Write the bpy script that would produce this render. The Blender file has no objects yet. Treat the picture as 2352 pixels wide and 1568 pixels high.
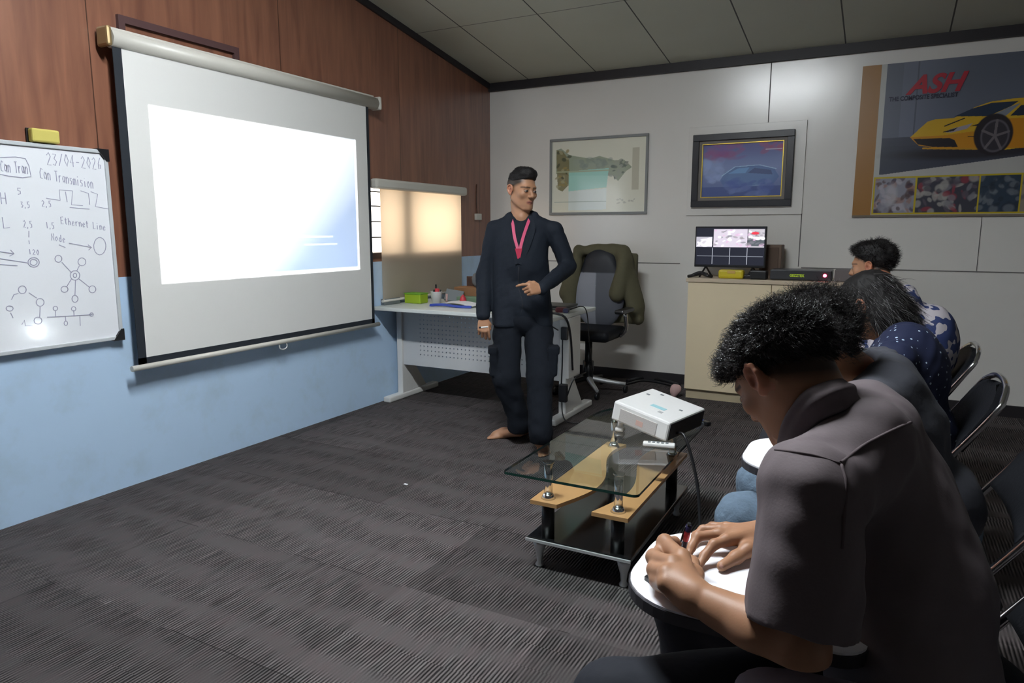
import bpy, bmesh, math, random
import numpy as np
from mathutils import Vector, Matrix, Quaternion
random.seed(7); rng = np.random.default_rng(11)
SC = bpy.context.scene
COL = SC.collection
# ---------------------------------------------------------------- camera
F_PX, CXP, CYP, CAM_Z = 1610.0, 1176.0, 784.0, 1.33
PITCH = math.atan((784 - 530) / F_PX)
YAW = math.atan2((2040 - 1176) * math.cos(PITCH), F_PX)
_fh = np.array([-math.sin(YAW), math.cos(YAW), 0]); CR = np.array([math.cos(YAW), math.sin(YAW), 0])
CF = _fh * math.cos(PITCH) - np.array([0, 0, 1]) * math.sin(PITCH); CU = np.cross(CR, CF)
CC = np.array([0, 0, CAM_Z])
def at(px, py, dd): return CC + dd * (CR * (px - CXP) / F_PX + CU * (CYP - py) / F_PX + CF)
def _ray(px, py): return CR * (px - CXP) + CU * (CYP - py) + CF * F_PX
def zpl(px, py, h): r = _ray(px, py); return CC + r * ((h - CAM_Z) / r[2])
def xpl(px, py, x): r = _ray(px, py); return CC + r * (x / r[0])
def ypl(px, py, y): r = _ray(px, py); return CC + r * (y / r[1])
cam = bpy.data.cameras.new('camera'); cam_o = bpy.data.objects.new('camera', cam); COL.objects.link(cam_o)
cam.sensor_width = 36; cam.lens = F_PX / 2352 * 36; cam.clip_start = 0.05
cam_o.matrix_world = Matrix(((CR[0], CU[0], -CF[0], 0), (CR[1], CU[1], -CF[1], 0), (CR[2], CU[2], -CF[2], CAM_Z), (0, 0, 0, 1)))
SC.camera = cam_o
SC.view_settings.view_transform = 'Standard'; SC.view_settings.look = 'None'
SC.view_settings.exposure = 0.66; SC.view_settings.gamma = 1.0; SC.view_settings.use_curve_mapping = False
# ---------------------------------------------------------------- light: sky, window daylight, ceiling lamps, projector
LAMP = 130.0; SKY = 2.6; PROJ = 430.0
world = bpy.data.worlds.new('world'); SC.world = world; world.use_nodes = True
world.node_tree.nodes['Background'].inputs[0].default_value = (1.0, 0.93, 0.84, 1)
world.node_tree.nodes['Background'].inputs[1].default_value = SKY
XL, YB, XR, YR = -3.44, 6.04, 2.0, -2.6
portal = bpy.data.lights.new('window_portal', 'AREA'); portal.shape = 'RECTANGLE'; portal.size = 1.25; portal.size_y = 0.62
portal.cycles.is_portal = True
po = bpy.data.objects.new('window_portal', portal); COL.objects.link(po); po.location = (XL - 0.16, 4.85, 1.42); po.rotation_euler = (0, -math.pi / 2, 0)
LENS = (-1.05, 3.06, 0.535)
def projector_light():
    L = bpy.data.lights.new('projector_beam', 'SPOT'); L.energy = PROJ; L.spot_size = math.radians(80); L.spot_blend = 0.0
    L.shadow_soft_size = 0.004; L.use_nodes = True
    o = bpy.data.objects.new('projector_beam', L); COL.objects.link(o); o.location = LENS
    # local -Z -> world -X ; local X -> world +Y... ; local Y -> world Z
    o.matrix_world = Matrix(((0, 0, 1, LENS[0]), (1, 0, 0, LENS[1]), (0, 1, 0, LENS[2]), (0, 0, 0, 1)))
    nt = L.node_tree; N = nt.nodes; K = nt.links
    em = N.get('Emission') or N.new('ShaderNodeEmission')
    tc = N.new('ShaderNodeTexCoord'); sp = N.new('ShaderNodeSeparateXYZ'); K.new(tc.outputs['Normal'], sp.inputs[0])
    def M(op, a, b=None, c=None):
        n = N.new('ShaderNodeMath'); n.operation = op
        for i, v in enumerate((a, b, c)):
            if v is None: continue
            if isinstance(v, (int, float)): n.inputs[i].default_value = v
            else: K.new(v, n.inputs[i])
        return n.outputs[0]
    az = M('ABSOLUTE', sp.outputs[2])
    dist = LENS[0] - (XL + 0.075)
    u = M('ADD', M('MULTIPLY', M('DIVIDE', sp.outputs[0], az), dist), LENS[1])   # world y on the screen
    v = M('ADD', M('MULTIPLY', M('DIVIDE', sp.outputs[1], az), dist), LENS[2])   # world z on the screen
    def rect(a0, a1, b0, b1):
        return M('MULTIPLY', M('MULTIPLY', M('GREATER_THAN', u, a0), M('LESS_THAN', u, a1)), M('MULTIPLY', M('GREATER_THAN', v, b0), M('LESS_THAN', v, b1)))
    y0, y1, z0, z1 = 2.40, 3.99, 1.055, 1.965
    full = rect(y0, y1, z0, z1)
    un = M('DIVIDE', M('SUBTRACT', u, y0), y1 - y0); vn = M('DIVIDE', M('SUBTRACT', v, z0), z1 - z0)
    # slide: white, pale blue towards the lower right
    g = M('SUBTRACT', M('ADD', M('MULTIPLY', un, 1.15), M('MULTIPLY', M('SUBTRACT', 1.0, vn), 0.95)), 0.62)
    g = M('MULTIPLY', M('MINIMUM', M('MAXIMUM', g, 0.0), 1.0), 1.0)
    inner = rect(y0, y1 - 0.02, z0 + 0.022, z1)
    lines = M('MAXIMUM', rect(2.44, 2.78, 1.10, 1.125), M('MAXIMUM', rect(2.83, 3.08, 1.115, 1.128), M('MULTIPLY', M('MAXIMUM', rect(3.35, 3.72, 1.288, 1.298), rect(3.45, 3.76, 1.238, 1.247)), 0.35)))
    gg = M('MULTIPLY', M('MULTIPLY', g, inner), M('SUBTRACT', 1.0, lines))
    mx = N.new('ShaderNodeMix'); mx.data_type = 'RGBA'; K.new(gg, mx.inputs[0])
    mx.inputs[6].default_value = (1.0, 1.05, 1.1, 1); mx.inputs[7].default_value = (0.11, 0.19, 0.36, 1)
    K.new(mx.outputs[2], em.inputs[0]); K.new(full, em.inputs[1])
    out = N.get('Light Output') or N.new('ShaderNodeOutputLight'); K.new(em.outputs[0], out.inputs[0])
projector_light()
# ---------------------------------------------------------------- helpers
def new_mat(name):
    m = bpy.data.materials.new(name); m.use_nodes = True
    return m, m.node_tree.nodes, m.node_tree.links, m.node_tree.nodes['Principled BSDF']
def mat(name, c, rough=0.5, metal=0.0, noise=0.0, nscale=30, bump=0.0, bscale=60, coat=0.0, spec=None, trans=0.0, sheen=0.0, emit=None, es=0.0):
    m, N, K, b = new_mat(name)
    b.inputs['Base Color'].default_value = (*c, 1); b.inputs['Roughness'].default_value = rough; b.inputs['Metallic'].default_value = metal
    if coat: b.inputs['Coat Weight'].default_value = coat; b.inputs['Coat Roughness'].default_value = 0.15
    if spec is not None: b.inputs['Specular IOR Level'].default_value = spec
    if trans: b.inputs['Transmission Weight'].default_value = trans
    if sheen: b.inputs['Sheen Weight'].default_value = sheen
    if emit: b.inputs['Emission Color'].default_value = (*emit, 1); b.inputs['Emission Strength'].default_value = es
    tc = N.new('ShaderNodeTexCoord')
    if noise:
        n = N.new('ShaderNodeTexNoise'); n.inputs['Scale'].default_value = nscale; n.inputs['Detail'].default_value = 5
        K.new(tc.outputs['Object'], n.inputs['Vector'])
        mx = N.new('ShaderNodeMix'); mx.data_type = 'RGBA'; K.new(n.outputs[0], mx.inputs[0])
        mx.inputs[6].default_value = (*[x * (1 - noise) for x in c], 1); mx.inputs[7].default_value = (*[min(1, x * (1 + noise)) for x in c], 1)
        K.new(mx.outputs[2], b.inputs['Base Color'])
    if bump:
        n = N.new('ShaderNodeTexNoise'); n.inputs['Scale'].default_value = bscale; n.inputs['Detail'].default_value = 4
        K.new(tc.outputs['Object'], n.inputs['Vector'])
        bp = N.new('ShaderNodeBump'); bp.inputs['Strength'].default_value = bump; bp.inputs['Distance'].default_value = 0.01
        K.new(n.outputs[0], bp.inputs['Height']); K.new(bp.outputs[0], b.inputs['Normal'])
    return m
def vcol_mat(name, rough=0.5, bump=0.0, bscale=200, emit=0.0, spec=0.5, sss=0.0, coat=0.0):
    m, N, K, b = new_mat(name)
    a = N.new('ShaderNodeAttribute'); a.attribute_name = 'Col'
    K.new(a.outputs['Color'], b.inputs['Base Color']); b.inputs['Roughness'].default_value = rough; b.inputs['Specular IOR Level'].default_value = spec
    if coat: b.inputs['Coat Weight'].default_value = coat; b.inputs['Coat Roughness'].default_value = 0.08
    if emit: K.new(a.outputs['Color'], b.inputs['Emission Color']); b.inputs['Emission Strength'].default_value = emit
    if sss: b.inputs['Subsurface Weight'].default_value = sss; b.inputs['Subsurface Radius'].default_value = (0.012, 0.005, 0.003); b.inputs['Subsurface Scale'].default_value = 1.0
    if bump:
        tc = N.new('ShaderNodeTexCoord'); n = N.new('ShaderNodeTexNoise'); n.inputs['Scale'].default_value = bscale; n.inputs['Detail'].default_value = 3
        K.new(tc.outputs['Object'], n.inputs['Vector']); bp = N.new('ShaderNodeBump'); bp.inputs['Strength'].default_value = bump; bp.inputs['Distance'].default_value = 0.003
        K.new(n.outputs[0], bp.inputs['Height']); K.new(bp.outputs[0], b.inputs['Normal'])
    return m
def np_mesh(name, V, Fq, col=None, smooth=True):
    """V (n,3); Fq list of arrays (quads or tris)"""
    me = bpy.data.meshes.new(name); V = np.asarray(V, np.float32)
    Fq = [np.asarray(f, np.int32) for f in (Fq if isinstance(Fq, list) else [Fq]) if len(f)]
    me.vertices.add(len(V)); me.vertices.foreach_set('co', V.ravel())
    nl = sum(f.size for f in Fq); npoly = sum(len(f) for f in Fq)
    me.loops.add(nl); me.polygons.add(npoly)
    me.loops.foreach_set('vertex_index', np.concatenate([f.ravel() for f in Fq]))
    tot = np.concatenate([np.full(len(f), f.shape[1], np.int32) for f in Fq]); st = np.concatenate([[0], np.cumsum(tot)[:-1]]).astype(np.int32)
    me.polygons.foreach_set('loop_start', st); me.polygons.foreach_set('loop_total', tot)
    me.polygons.foreach_set('use_smooth', np.full(npoly, smooth))
    me.update(calc_edges=True); me.validate()
    if col is not None:
        a = me.color_attributes.new('Col', 'FLOAT_COLOR', 'POINT')
        c = np.ones((len(V), 4), np.float32); c[:, :3] = col; a.data.foreach_set('color', c.ravel())
    return me
def link(name, me, m=None, parent=None):
    o = bpy.data.objects.new(name, me); COL.objects.link(o)
    if m is not None:
        for x in (m if isinstance(m, (list, tuple)) else [m]): me.materials.append(x)
    if parent is not None:
        o.parent = parent; o.matrix_parent_inverse = Matrix.Translation(parent.location).inverted() if parent.type == 'EMPTY' and parent.rotation_euler.z == 0 else Matrix.Identity(4)
    return o
def tag(o, label, cat, group=None):
    o['label'] = label; o['category'] = cat
    if group: o['group'] = group
    return o
def thing(name, label, cat, loc=(0, 0, 0), group=None):
    o = bpy.data.objects.new(name, None); COL.objects.link(o); o.location = loc; o.empty_display_size = 0.1
    return tag(o, label, cat, group)
def struct(o): o['kind'] = 'structure'; return o
class B:
    """collects shapes into one mesh"""
    def __init__(s): s.bm = bmesh.new()
    def box(s, x0, x1, y0, y1, z0, z1, bev=0.0, R=None, mi=0):
        g = bmesh.ops.create_cube(s.bm, size=1.0); vs = g['verts']
        c = Vector(((x0 + x1) / 2, (y0 + y1) / 2, (z0 + z1) / 2)); d = (x1 - x0, y1 - y0, z1 - z0)
        for v in vs: v.co = Vector((v.co.x * d[0], v.co.y * d[1], v.co.z * d[2]))
        fs = list({f for v in vs for f in v.link_faces})
        for f in fs: f.material_index = mi
        if bev > 0:
            es = list({e for v in vs for e in v.link_edges})
            r = bmesh.ops.bevel(s.bm, geom=es, offset=min(bev, min(d) * 0.45), segments=2, affect='EDGES', profile=0.5)
            vs = list({v for f in r['faces'] for v in f.verts} | {v for v in vs if v.is_valid})
            for f in {f for v in vs for f in v.link_faces}: f.material_index = mi
        for v in vs:
            co = v.co
            if R is not None: co = R @ co
            v.co = co + c
        return s
    def cyl(s, a, b, r, r2=None, n=20, cap=True, mi=0):
        a = Vector(a); b = Vector(b); r2 = r if r2 is None else r2; d = b - a; q = d.to_track_quat('Z', 'Y')
        rings = []
        for p, rr in ((a, r), (b, r2)):
            rings.append([s.bm.verts.new(p + q @ Vector((rr * math.cos(2 * math.pi * i / n), rr * math.sin(2 * math.pi * i / n), 0))) for i in range(n)])
        for i in range(n):
            f = s.bm.faces.new((rings[0][i], rings[0][(i + 1) % n], rings[1][(i + 1) % n], rings[1][i])); f.smooth = True; f.material_index = mi
        if cap:
            s.bm.faces.new(list(reversed(rings[0]))).material_index = mi; s.bm.faces.new(rings[1]).material_index = mi
        return s
    def lathe(s, pts, c=(0, 0, 0), n=24, mi=0, ax=None):
        """pts (r,z)"""
        c = Vector(c); q = Quaternion() if ax is None else Vector(ax).to_track_quat('Z', 'Y'); rings = []
        for r, z in pts:
            rings.append([s.bm.verts.new(c + q @ Vector((max(r, 1e-4) * math.cos(2 * math.pi * i / n), max(r, 1e-4) * math.sin(2 * math.pi * i / n), z))) for i in range(n)])
        for k in range(len(rings) - 1):
            for i in range(n):
                f = s.bm.faces.new((rings[k][i], rings[k][(i + 1) % n], rings[k + 1][(i + 1) % n], rings[k + 1][i])); f.smooth = True; f.material_index = mi
        s.bm.faces.new(list(reversed(rings[0]))); s.bm.faces.new(rings[-1])
        return s
    def prism(s, poly, axis, a0, a1, mi=0):
        """poly 2d outline extruded along axis 'x','y','z' from a0 to a1"""
        def mk(p, a):
            return {'x': (a, p[0], p[1]), 'y': (p[0], a, p[1]), 'z': (p[0], p[1], a)}[axis]
        A = [s.bm.verts.new(mk(p, a0)) for p in poly]; Bv = [s.bm.verts.new(mk(p, a1)) for p in poly]; n = len(poly)
        s.bm.faces.new(A).material_index = mi; s.bm.faces.new(list(reversed(Bv))).material_index = mi
        for i in range(n): s.bm.faces.new((A[i], Bv[i], Bv[(i + 1) % n], A[(i + 1) % n])).material_index = mi
        return s
    def quad(s, *p, mi=0):
        f = s.bm.faces.new([s.bm.verts.new(q) for q in p]); f.material_index = mi; return s
    def tube(s, pts, r, n=10, closed=False, mi=0, res=0):
        P = smooth_path(pts, res, closed) if res else [Vector(p) for p in pts]
        m = len(P); rings = []; up = None
        for i, p in enumerate(P):
            t = (P[(i + 1) % m] - P[i - 1]) if (closed or 0 < i < m - 1) else (P[1] - P[0] if i == 0 else P[-1] - P[-2])
            t.normalize()
            if up is None: up = t.orthogonal().normalized()
            up = (up - t * up.dot(t))
            up = up.normalized() if up.length > 1e-6 else t.orthogonal().normalized()
            w = t.cross(up); rr = r(i / (m - 1)) if callable(r) else r
            rings.append([s.bm.verts.new(p + rr * (math.cos(2 * math.pi * k / n) * up + math.sin(2 * math.pi * k / n) * w)) for k in range(n)])
        for i in range(m if closed else m - 1):
            A, C = rings[i], rings[(i + 1) % m]
            for k in range(n):
                f = s.bm.faces.new((A[k], A[(k + 1) % n], C[(k + 1) % n], C[k])); f.smooth = True; f.material_index = mi
        if not closed: s.bm.faces.new(list(reversed(rings[0]))); s.bm.faces.new(rings[-1])
        return s
    def ribbon(s, pts, w, nrm, t=0.0015, res=6):
        """flat strap along pts, width w, facing nrm"""
        P = smooth_path(pts, res) if res else [Vector(p) for p in pts]
        nrm = [Vector(nrm)] * len(P); rows = []
        for i, p in enumerate(P):
            tt = (P[min(i + 1, len(P) - 1)] - P[max(i - 1, 0)]).normalized(); sd = tt.cross(nrm[i]).normalized() * w / 2; nn = sd.cross(tt).normalized() * t
            rows.append([s.bm.verts.new(p - sd - nn), s.bm.verts.new(p + sd - nn), s.bm.verts.new(p + sd + nn), s.bm.verts.new(p - sd + nn)])
        for a, c in zip(rows, rows[1:]):
            for k in range(4): s.bm.faces.new((a[k], a[(k + 1) % 4], c[(k + 1) % 4], c[k]))
        s.bm.faces.new(list(reversed(rows[0]))); s.bm.faces.new(rows[-1]); return s
    def build(s, name, m, parent=None):
        me = bpy.data.meshes.new(name); bmesh.ops.recalc_face_normals(s.bm, faces=s.bm.faces); s.bm.to_mesh(me); s.bm.free()
        return link(name, me, m, parent)
def smooth_path(pts, res, closed=False):
    P = [Vector(p) for p in pts]; n = len(P); out = []
    rngi = range(n if closed else n - 1)
    for i in rngi:
        p0 = P[i - 1] if (closed or i > 0) else P[0] * 2 - P[1]; p1 = P[i]; p2 = P[(i + 1) % n]
        p3 = P[(i + 2) % n] if (closed or i + 2 < n) else p2 * 2 - p1
        for k in range(res):
            t = k / res
            out.append(0.5 * ((2 * p1) + (p2 - p0) * t + (2 * p0 - 5 * p1 + 4 * p2 - p3) * t * t + (3 * p1 - p0 - 3 * p2 + p3) * t ** 3))
    if not closed: out.append(P[-1])
    return out
# ---------------------------------------------------------------- signed-distance modelling for bodies and cloth
def unit(v): v = np.asarray(v, float); return v / (np.linalg.norm(v) + 1e-12)
class SDF:
    def __init__(s): s.p = []
    def _put(s, op, k, lo, hi, fn): s.p.append((op, k, np.minimum(lo, hi), np.maximum(lo, hi), fn)); return s
    def cap(s, a, b, ra, rb=None, k=0.01, op='+'):
        a = np.asarray(a, float); b = np.asarray(b, float); rb = ra if rb is None else rb; ab = b - a; L2 = max(ab @ ab, 1e-12)
        def fn(X, Y, Z):
            px, py, pz = X - a[0], Y - a[1], Z - a[2]
            h = np.clip((px * ab[0] + py * ab[1] + pz * ab[2]) / L2, 0, 1)
            return np.sqrt((px - h * ab[0]) ** 2 + (py - h * ab[1]) ** 2 + (pz - h * ab[2]) ** 2) - (ra + (rb - ra) * h)
        return s._put(op, k, np.minimum(a - ra, b - rb), np.maximum(a + ra, b + rb), fn)
    def ell(s, c, r, R=None, k=0.01, op='+'):
        c = np.asarray(c, float); r = np.asarray(r if np.ndim(r) else [r] * 3, float); R = np.eye(3) if R is None else R
        def fn(X, Y, Z):
            px, py, pz = X - c[0], Y - c[1], Z - c[2]
            q = [(px * R[0, i] + py * R[1, i] + pz * R[2, i]) / r[i] for i in range(3)]
            k0 = np.sqrt(q[0] ** 2 + q[1] ** 2 + q[2] ** 2) + 1e-9
            k1 = np.sqrt((q[0] / r[0]) ** 2 + (q[1] / r[1]) ** 2 + (q[2] / r[2]) ** 2) + 1e-9
            return k0 * (k0 - 1) / k1
        e = np.sqrt(((R * r) ** 2).sum(1))
        return s._put(op, k, c - e, c + e, fn)
    def box(s, c, h, R=None, r=0.01, k=0.01, op='+'):
        c = np.asarray(c, float); h = np.asarray(h, float) - r; R = np.eye(3) if R is None else R
        def fn(X, Y, Z):
            px, py, pz = X - c[0], Y - c[1], Z - c[2]
            q = [np.abs(px * R[0, i] + py * R[1, i] + pz * R[2, i]) - h[i] for i in range(3)]
            o = np.sqrt(np.maximum(q[0], 0) ** 2 + np.maximum(q[1], 0) ** 2 + np.maximum(q[2], 0) ** 2)
            return o + np.minimum(np.maximum(np.maximum(q[0], q[1]), q[2]), 0) - r
        e = (np.abs(R) * (h + r)).sum(1)
        return s._put(op, k, c - e, c + e, fn)
    def path(s, pts, rs, k=0.008, op='+'):
        for i in range(len(pts) - 1): s.cap(pts[i], pts[i + 1], rs[i], rs[i + 1], k if i else k, op)
        return s
    def clip(s, c, n, k=0.004):
        """keep the side where (p-c).n < 0"""
        c = np.asarray(c, float); n = unit(n)
        return s._put('c', k, np.full(3, -9e9), np.full(3, 9e9), lambda X, Y, Z: (X - c[0]) * n[0] + (Y - c[1]) * n[1] + (Z - c[2]) * n[2])
    def warp(s, fn): return s._put('w', 0, np.full(3, -9e9), np.full(3, 9e9), fn)
    def mesh(s, h, clip=None):
        lo = np.min([q[2] for q in s.p if q[0] == '+'], 0) - 3 * h - 0.01; hi = np.max([q[3] for q in s.p if q[0] == '+'], 0) + 3 * h + 0.01
        if clip is not None: lo = np.maximum(lo, clip[0]); hi = np.minimum(hi, clip[1])
        n = np.ceil((hi - lo) / h).astype(int) + 1
        ax = [(lo[i] + h * np.arange(n[i])).astype(np.float32) for i in range(3)]
        G = np.full(n, 1.0, np.float32)
        for op, k, a, b, fn in s.p:
            i0 = np.clip(np.floor((a - k - 2.5 * h - lo) / h).astype(np.int64), 0, n); i1 = np.clip(np.ceil((b + k + 2.5 * h - lo) / h).astype(np.int64) + 1, 0, n)
            if (i1 <= i0).any(): continue
            sl = tuple(slice(i0[i], i1[i]) for i in range(3))
            X = ax[0][sl[0]][:, None, None]; Y = ax[1][sl[1]][None, :, None]; Z = ax[2][sl[2]][None, None, :]
            d = fn(X, Y, Z).astype(np.float32); g = G[sl]; kk = max(k, 1e-5)
            if op == '+':
                hh = np.maximum(kk - np.abs(g - d), 0) / kk; G[sl] = np.minimum(g, d) - hh * hh * kk / 4
            elif op == '-':
                hh = np.maximum(kk - np.abs(g + d), 0) / kk; G[sl] = np.maximum(g, -d) + hh * hh * kk / 4
            elif op == 'c':
                hh = np.maximum(kk - np.abs(g - d), 0) / kk; G[sl] = np.maximum(g, d) + hh * hh * kk / 4
            elif op == 'w': G[sl] = g + d
        for i in range(3):
            idx = [slice(None)] * 3; idx[i] = 0; G[tuple(idx)] = 1; idx[i] = -1; G[tuple(idx)] = 1
        return surface_nets(G, lo, h)
def surface_nets(G, lo, h):
    S = G < 0; c = sum(S[i:S.shape[0] - 1 + i, j:S.shape[1] - 1 + j, k:S.shape[2] - 1 + k].astype(np.int8) for i in (0, 1) for j in (0, 1) for k in (0, 1))
    act = (c > 0) & (c < 8); I = np.argwhere(act)
    off = np.array([(i, j, k) for i in (0, 1) for j in (0, 1) for k in (0, 1)])
    val = np.stack([G[I[:, 0] + o[0], I[:, 1] + o[1], I[:, 2] + o[2]] for o in off], 1)
    P = np.zeros((len(I), 3)); W = np.zeros(len(I))
    for a in range(8):
        for b in range(a + 1, 8):
            if np.abs(off[a] - off[b]).sum() != 1: continue
            m = (val[:, a] < 0) != (val[:, b] < 0); t = val[:, a] / np.where(m, val[:, a] - val[:, b], 1)
            P += np.where(m[:, None], off[a] + t[:, None] * (off[b] - off[a]), 0); W += m
    V = lo + h * (I + P / W[:, None])
    num = -np.ones(act.shape, np.int32); num[act] = np.arange(len(I))
    Q = []
    for a in range(3):
        b, c2 = (a + 1) % 3, (a + 2) % 3
        A = np.swapaxes(S, 0, 0); s0 = [slice(None)] * 3; s1 = [slice(None)] * 3; s0[a] = slice(0, -1); s1[a] = slice(1, None)
        E = S[tuple(s0)] != S[tuple(s1)]; J = np.argwhere(E)
        J = J[(J[:, b] > 0) & (J[:, c2] > 0) & (J[:, b] < S.shape[b] - 1) & (J[:, c2] < S.shape[c2] - 1)]
        if not len(J): continue
        eb = np.zeros(3, int); eb[b] = 1; ec = np.zeros(3, int); ec[c2] = 1
        q = np.stack([num[tuple((J - eb - ec).T)], num[tuple((J - ec).T)], num[tuple(J.T)], num[tuple((J - eb).T)]], 1)
        inside = S[tuple(J.T)]; q[~inside] = q[~inside][:, ::-1]; Q.append(q)
    return V, np.concatenate(Q) if Q else np.zeros((0, 4), int)
def vnormals(V, Q):
    n = np.cross(V[Q[:, 2]] - V[Q[:, 0]], V[Q[:, 3]] - V[Q[:, 1]]); N = np.zeros_like(V)
    for i in range(4): np.add.at(N, Q[:, i], n)
    return N / (np.linalg.norm(N, axis=1, keepdims=True) + 1e-12)
def join(parts):
    V = []; Q = []; o = 0
    for v, q in parts: V.append(v); Q.append(q + o); o += len(v)
    return np.concatenate(V), np.concatenate(Q)
def relax(V, Q, it=2, lam=0.5):
    E = np.concatenate([Q[:, [i, (i + 1) % 4]] for i in range(4)]); E = np.concatenate([E, E[:, ::-1]])
    deg = np.bincount(E[:, 0], minlength=len(V))[:, None] + 1e-9
    for _ in range(it):
        S = np.stack([np.bincount(E[:, 0], weights=V[E[:, 1], i], minlength=len(V)) for i in range(3)], 1); V = V + lam * (S / deg - V)
    return V
def vnoise(P, f, seed=0):
    """cheap smooth noise from summed sines"""
    r = np.random.default_rng(seed); out = np.zeros(len(P))
    for i in range(7):
        d = r.normal(size=3); d /= np.linalg.norm(d); out += np.sin(P @ d * f * (0.6 + 0.9 * r.random()) + r.random() * 6.28)
    return out / 3.2
# ---------------------------------------------------------------- painted pictures as coloured grids
class Canvas:
    def __init__(s, w, h, nx, ny, bg):
        s.w, s.h = w, h; s.X, s.Y = np.meshgrid(np.linspace(0, w, nx), np.linspace(0, h, ny)); s.nx, s.ny = nx, ny
        s.C = np.ones((ny, nx, 3)) * np.array(bg)
    def blend(s, m, c): s.C = s.C * (1 - m[..., None]) + np.array(c) * m[..., None]; return s
    def poly(s, pts, c, a=1.0):
        pts = np.array(pts, float); ins = np.zeros(s.X.shape, bool); n = len(pts)
        for i in range(n):
            x0, y0 = pts[i]; x1, y1 = pts[(i + 1) % n]
            cnd = (y0 > s.Y) != (y1 > s.Y); xi = x0 + (s.Y - y0) * (x1 - x0) / ((y1 - y0) if y1 != y0 else 1e-9)
            ins ^= cnd & (s.X < xi)
        return s.blend(ins * float(a), c)
    def rect(s, x0, x1, y0, y1, c, a=1.0): return s.blend(((s.X >= x0) & (s.X <= x1) & (s.Y >= y0) & (s.Y <= y1)) * float(a), c)
    def ell(s, cx, cy, rx, ry, c, a=1.0, soft=0.15, th=0.0):
        dx, dy = s.X - cx, s.Y - cy; u = dx * math.cos(th) + dy * math.sin(th); v = -dx * math.sin(th) + dy * math.cos(th)
        d = np.sqrt((u / rx) ** 2 + (v / ry) ** 2); return s.blend(np.clip((1 - d) / soft, 0, 1) * a, c)
    def line(s, pts, w, c, a=1.0):
        for (x0, y0), (x1, y1) in zip(pts, pts[1:]):
            dx, dy = x1 - x0, y1 - y0; t = np.clip(((s.X - x0) * dx + (s.Y - y0) * dy) / (dx * dx + dy * dy + 1e-12), 0, 1)
            s.blend((np.hypot(s.X - x0 - t * dx, s.Y - y0 - t * dy) < w / 2) * float(a), c)
        return s
    def grad(s, m, c): return s.blend(np.clip(m, 0, 1), c)
    def blobs(s, x0, x1, y0, y1, n, cols, r, a=0.8, seed=1):
        g = random.Random(seed)
        for _ in range(n):
            cx, cy = g.uniform(x0, x1), g.uniform(y0, y1); m = s.C.copy()
            s.ell(cx, cy, r * g.uniform(.4, 1.3), r * g.uniform(.3, 1.0), g.choice(cols), a, 0.35, g.uniform(0, 3))
        return s
    def clear_outside(s, keep, m):
        s.C = np.where(m[..., None], s.C, keep); return s
    def mesh(s, name, fn, m, parent=None):
        V = np.array(fn(s.X.ravel(), s.Y.ravel())).T; i = np.arange(s.nx * s.ny).reshape(s.ny, s.nx)
        Q = np.stack([i[:-1, :-1].ravel(), i[:-1, 1:].ravel(), i[1:, 1:].ravel(), i[1:, :-1].ravel()], 1)
        return link(name, np_mesh(name, V, Q, s.C.reshape(-1, 3), False), m, parent)
def text_mesh(name, txt, size, loc, rot, m, parent=None, ext=0.0008, shear=0.0, bold=0.0, sx=1.0):
    cu = bpy.data.curves.new(name, 'FONT'); cu.body = txt; cu.size = size; cu.extrude = ext; cu.shear = shear; cu.offset = bold
    t = bpy.data.objects.new('t', cu); COL.objects.link(t); dg = bpy.context.evaluated_depsgraph_get()
    me = bpy.data.meshes.new_from_object(t.evaluated_get(dg)); bpy.data.objects.remove(t)
    me.transform(Matrix.Translation(loc) @ rot.to_4x4() @ Matrix.Diagonal((sx, 1, 1, 1)))
    return link(name, me, m, parent)
# ================================================================ materials
def wood_panel_mat():
    m, N, K, b = new_mat('reddish_wood_panel'); tc = N.new('ShaderNodeTexCoord'); mp = N.new('ShaderNodeMapping'); K.new(tc.outputs['Object'], mp.inputs[0])
    mp.inputs['Scale'].default_value = (1, 9, 0.9); n = N.new('ShaderNodeTexNoise'); n.inputs['Scale'].default_value = 2.2; n.inputs['Detail'].default_value = 7; n.inputs['Distortion'].default_value = 0.6
    K.new(mp.outputs[0], n.inputs['Vector']); r = N.new('ShaderNodeValToRGB'); K.new(n.outputs[0], r.inputs[0])
    r.color_ramp.elements[0].position = 0.3; r.color_ramp.elements[0].color = (0.175, 0.066, 0.040, 1); r.color_ramp.elements[1].position = 0.72; r.color_ramp.elements[1].color = (0.31, 0.130, 0.074, 1)
    # vertical board joints every 1.22 m
    sp = N.new('ShaderNodeSeparateXYZ'); K.new(tc.outputs['Object'], sp.inputs[0]); a = N.new('ShaderNodeMath'); a.operation = 'ADD'; K.new(sp.outputs[1], a.inputs[0]); a.inputs[1].default_value = 10 * 1.22 - 2.17
    w = N.new('ShaderNodeMath'); w.operation = 'MODULO'; K.new(a.outputs[0], w.inputs[0]); w.inputs[1].default_value = 1.22
    l = N.new('ShaderNodeMath'); l.operation = 'LESS_THAN'; K.new(w.outputs[0], l.inputs[0]); l.inputs[1].default_value = 0.006
    mx = N.new('ShaderNodeMix'); mx.data_type = 'RGBA'; K.new(l.outputs[0], mx.inputs[0]); K.new(r.outputs[0], mx.inputs[6]); mx.inputs[7].default_value = (0.07, 0.025, 0.012, 1)
    K.new(mx.outputs[2], b.inputs['Base Color']); b.inputs['Roughness'].default_value = 0.38; b.inputs['Specular IOR Level'].default_value = 0.8; b.inputs['Coat Weight'].default_value = .35; b.inputs['Coat Roughness'].default_value = .3
    return m
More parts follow.
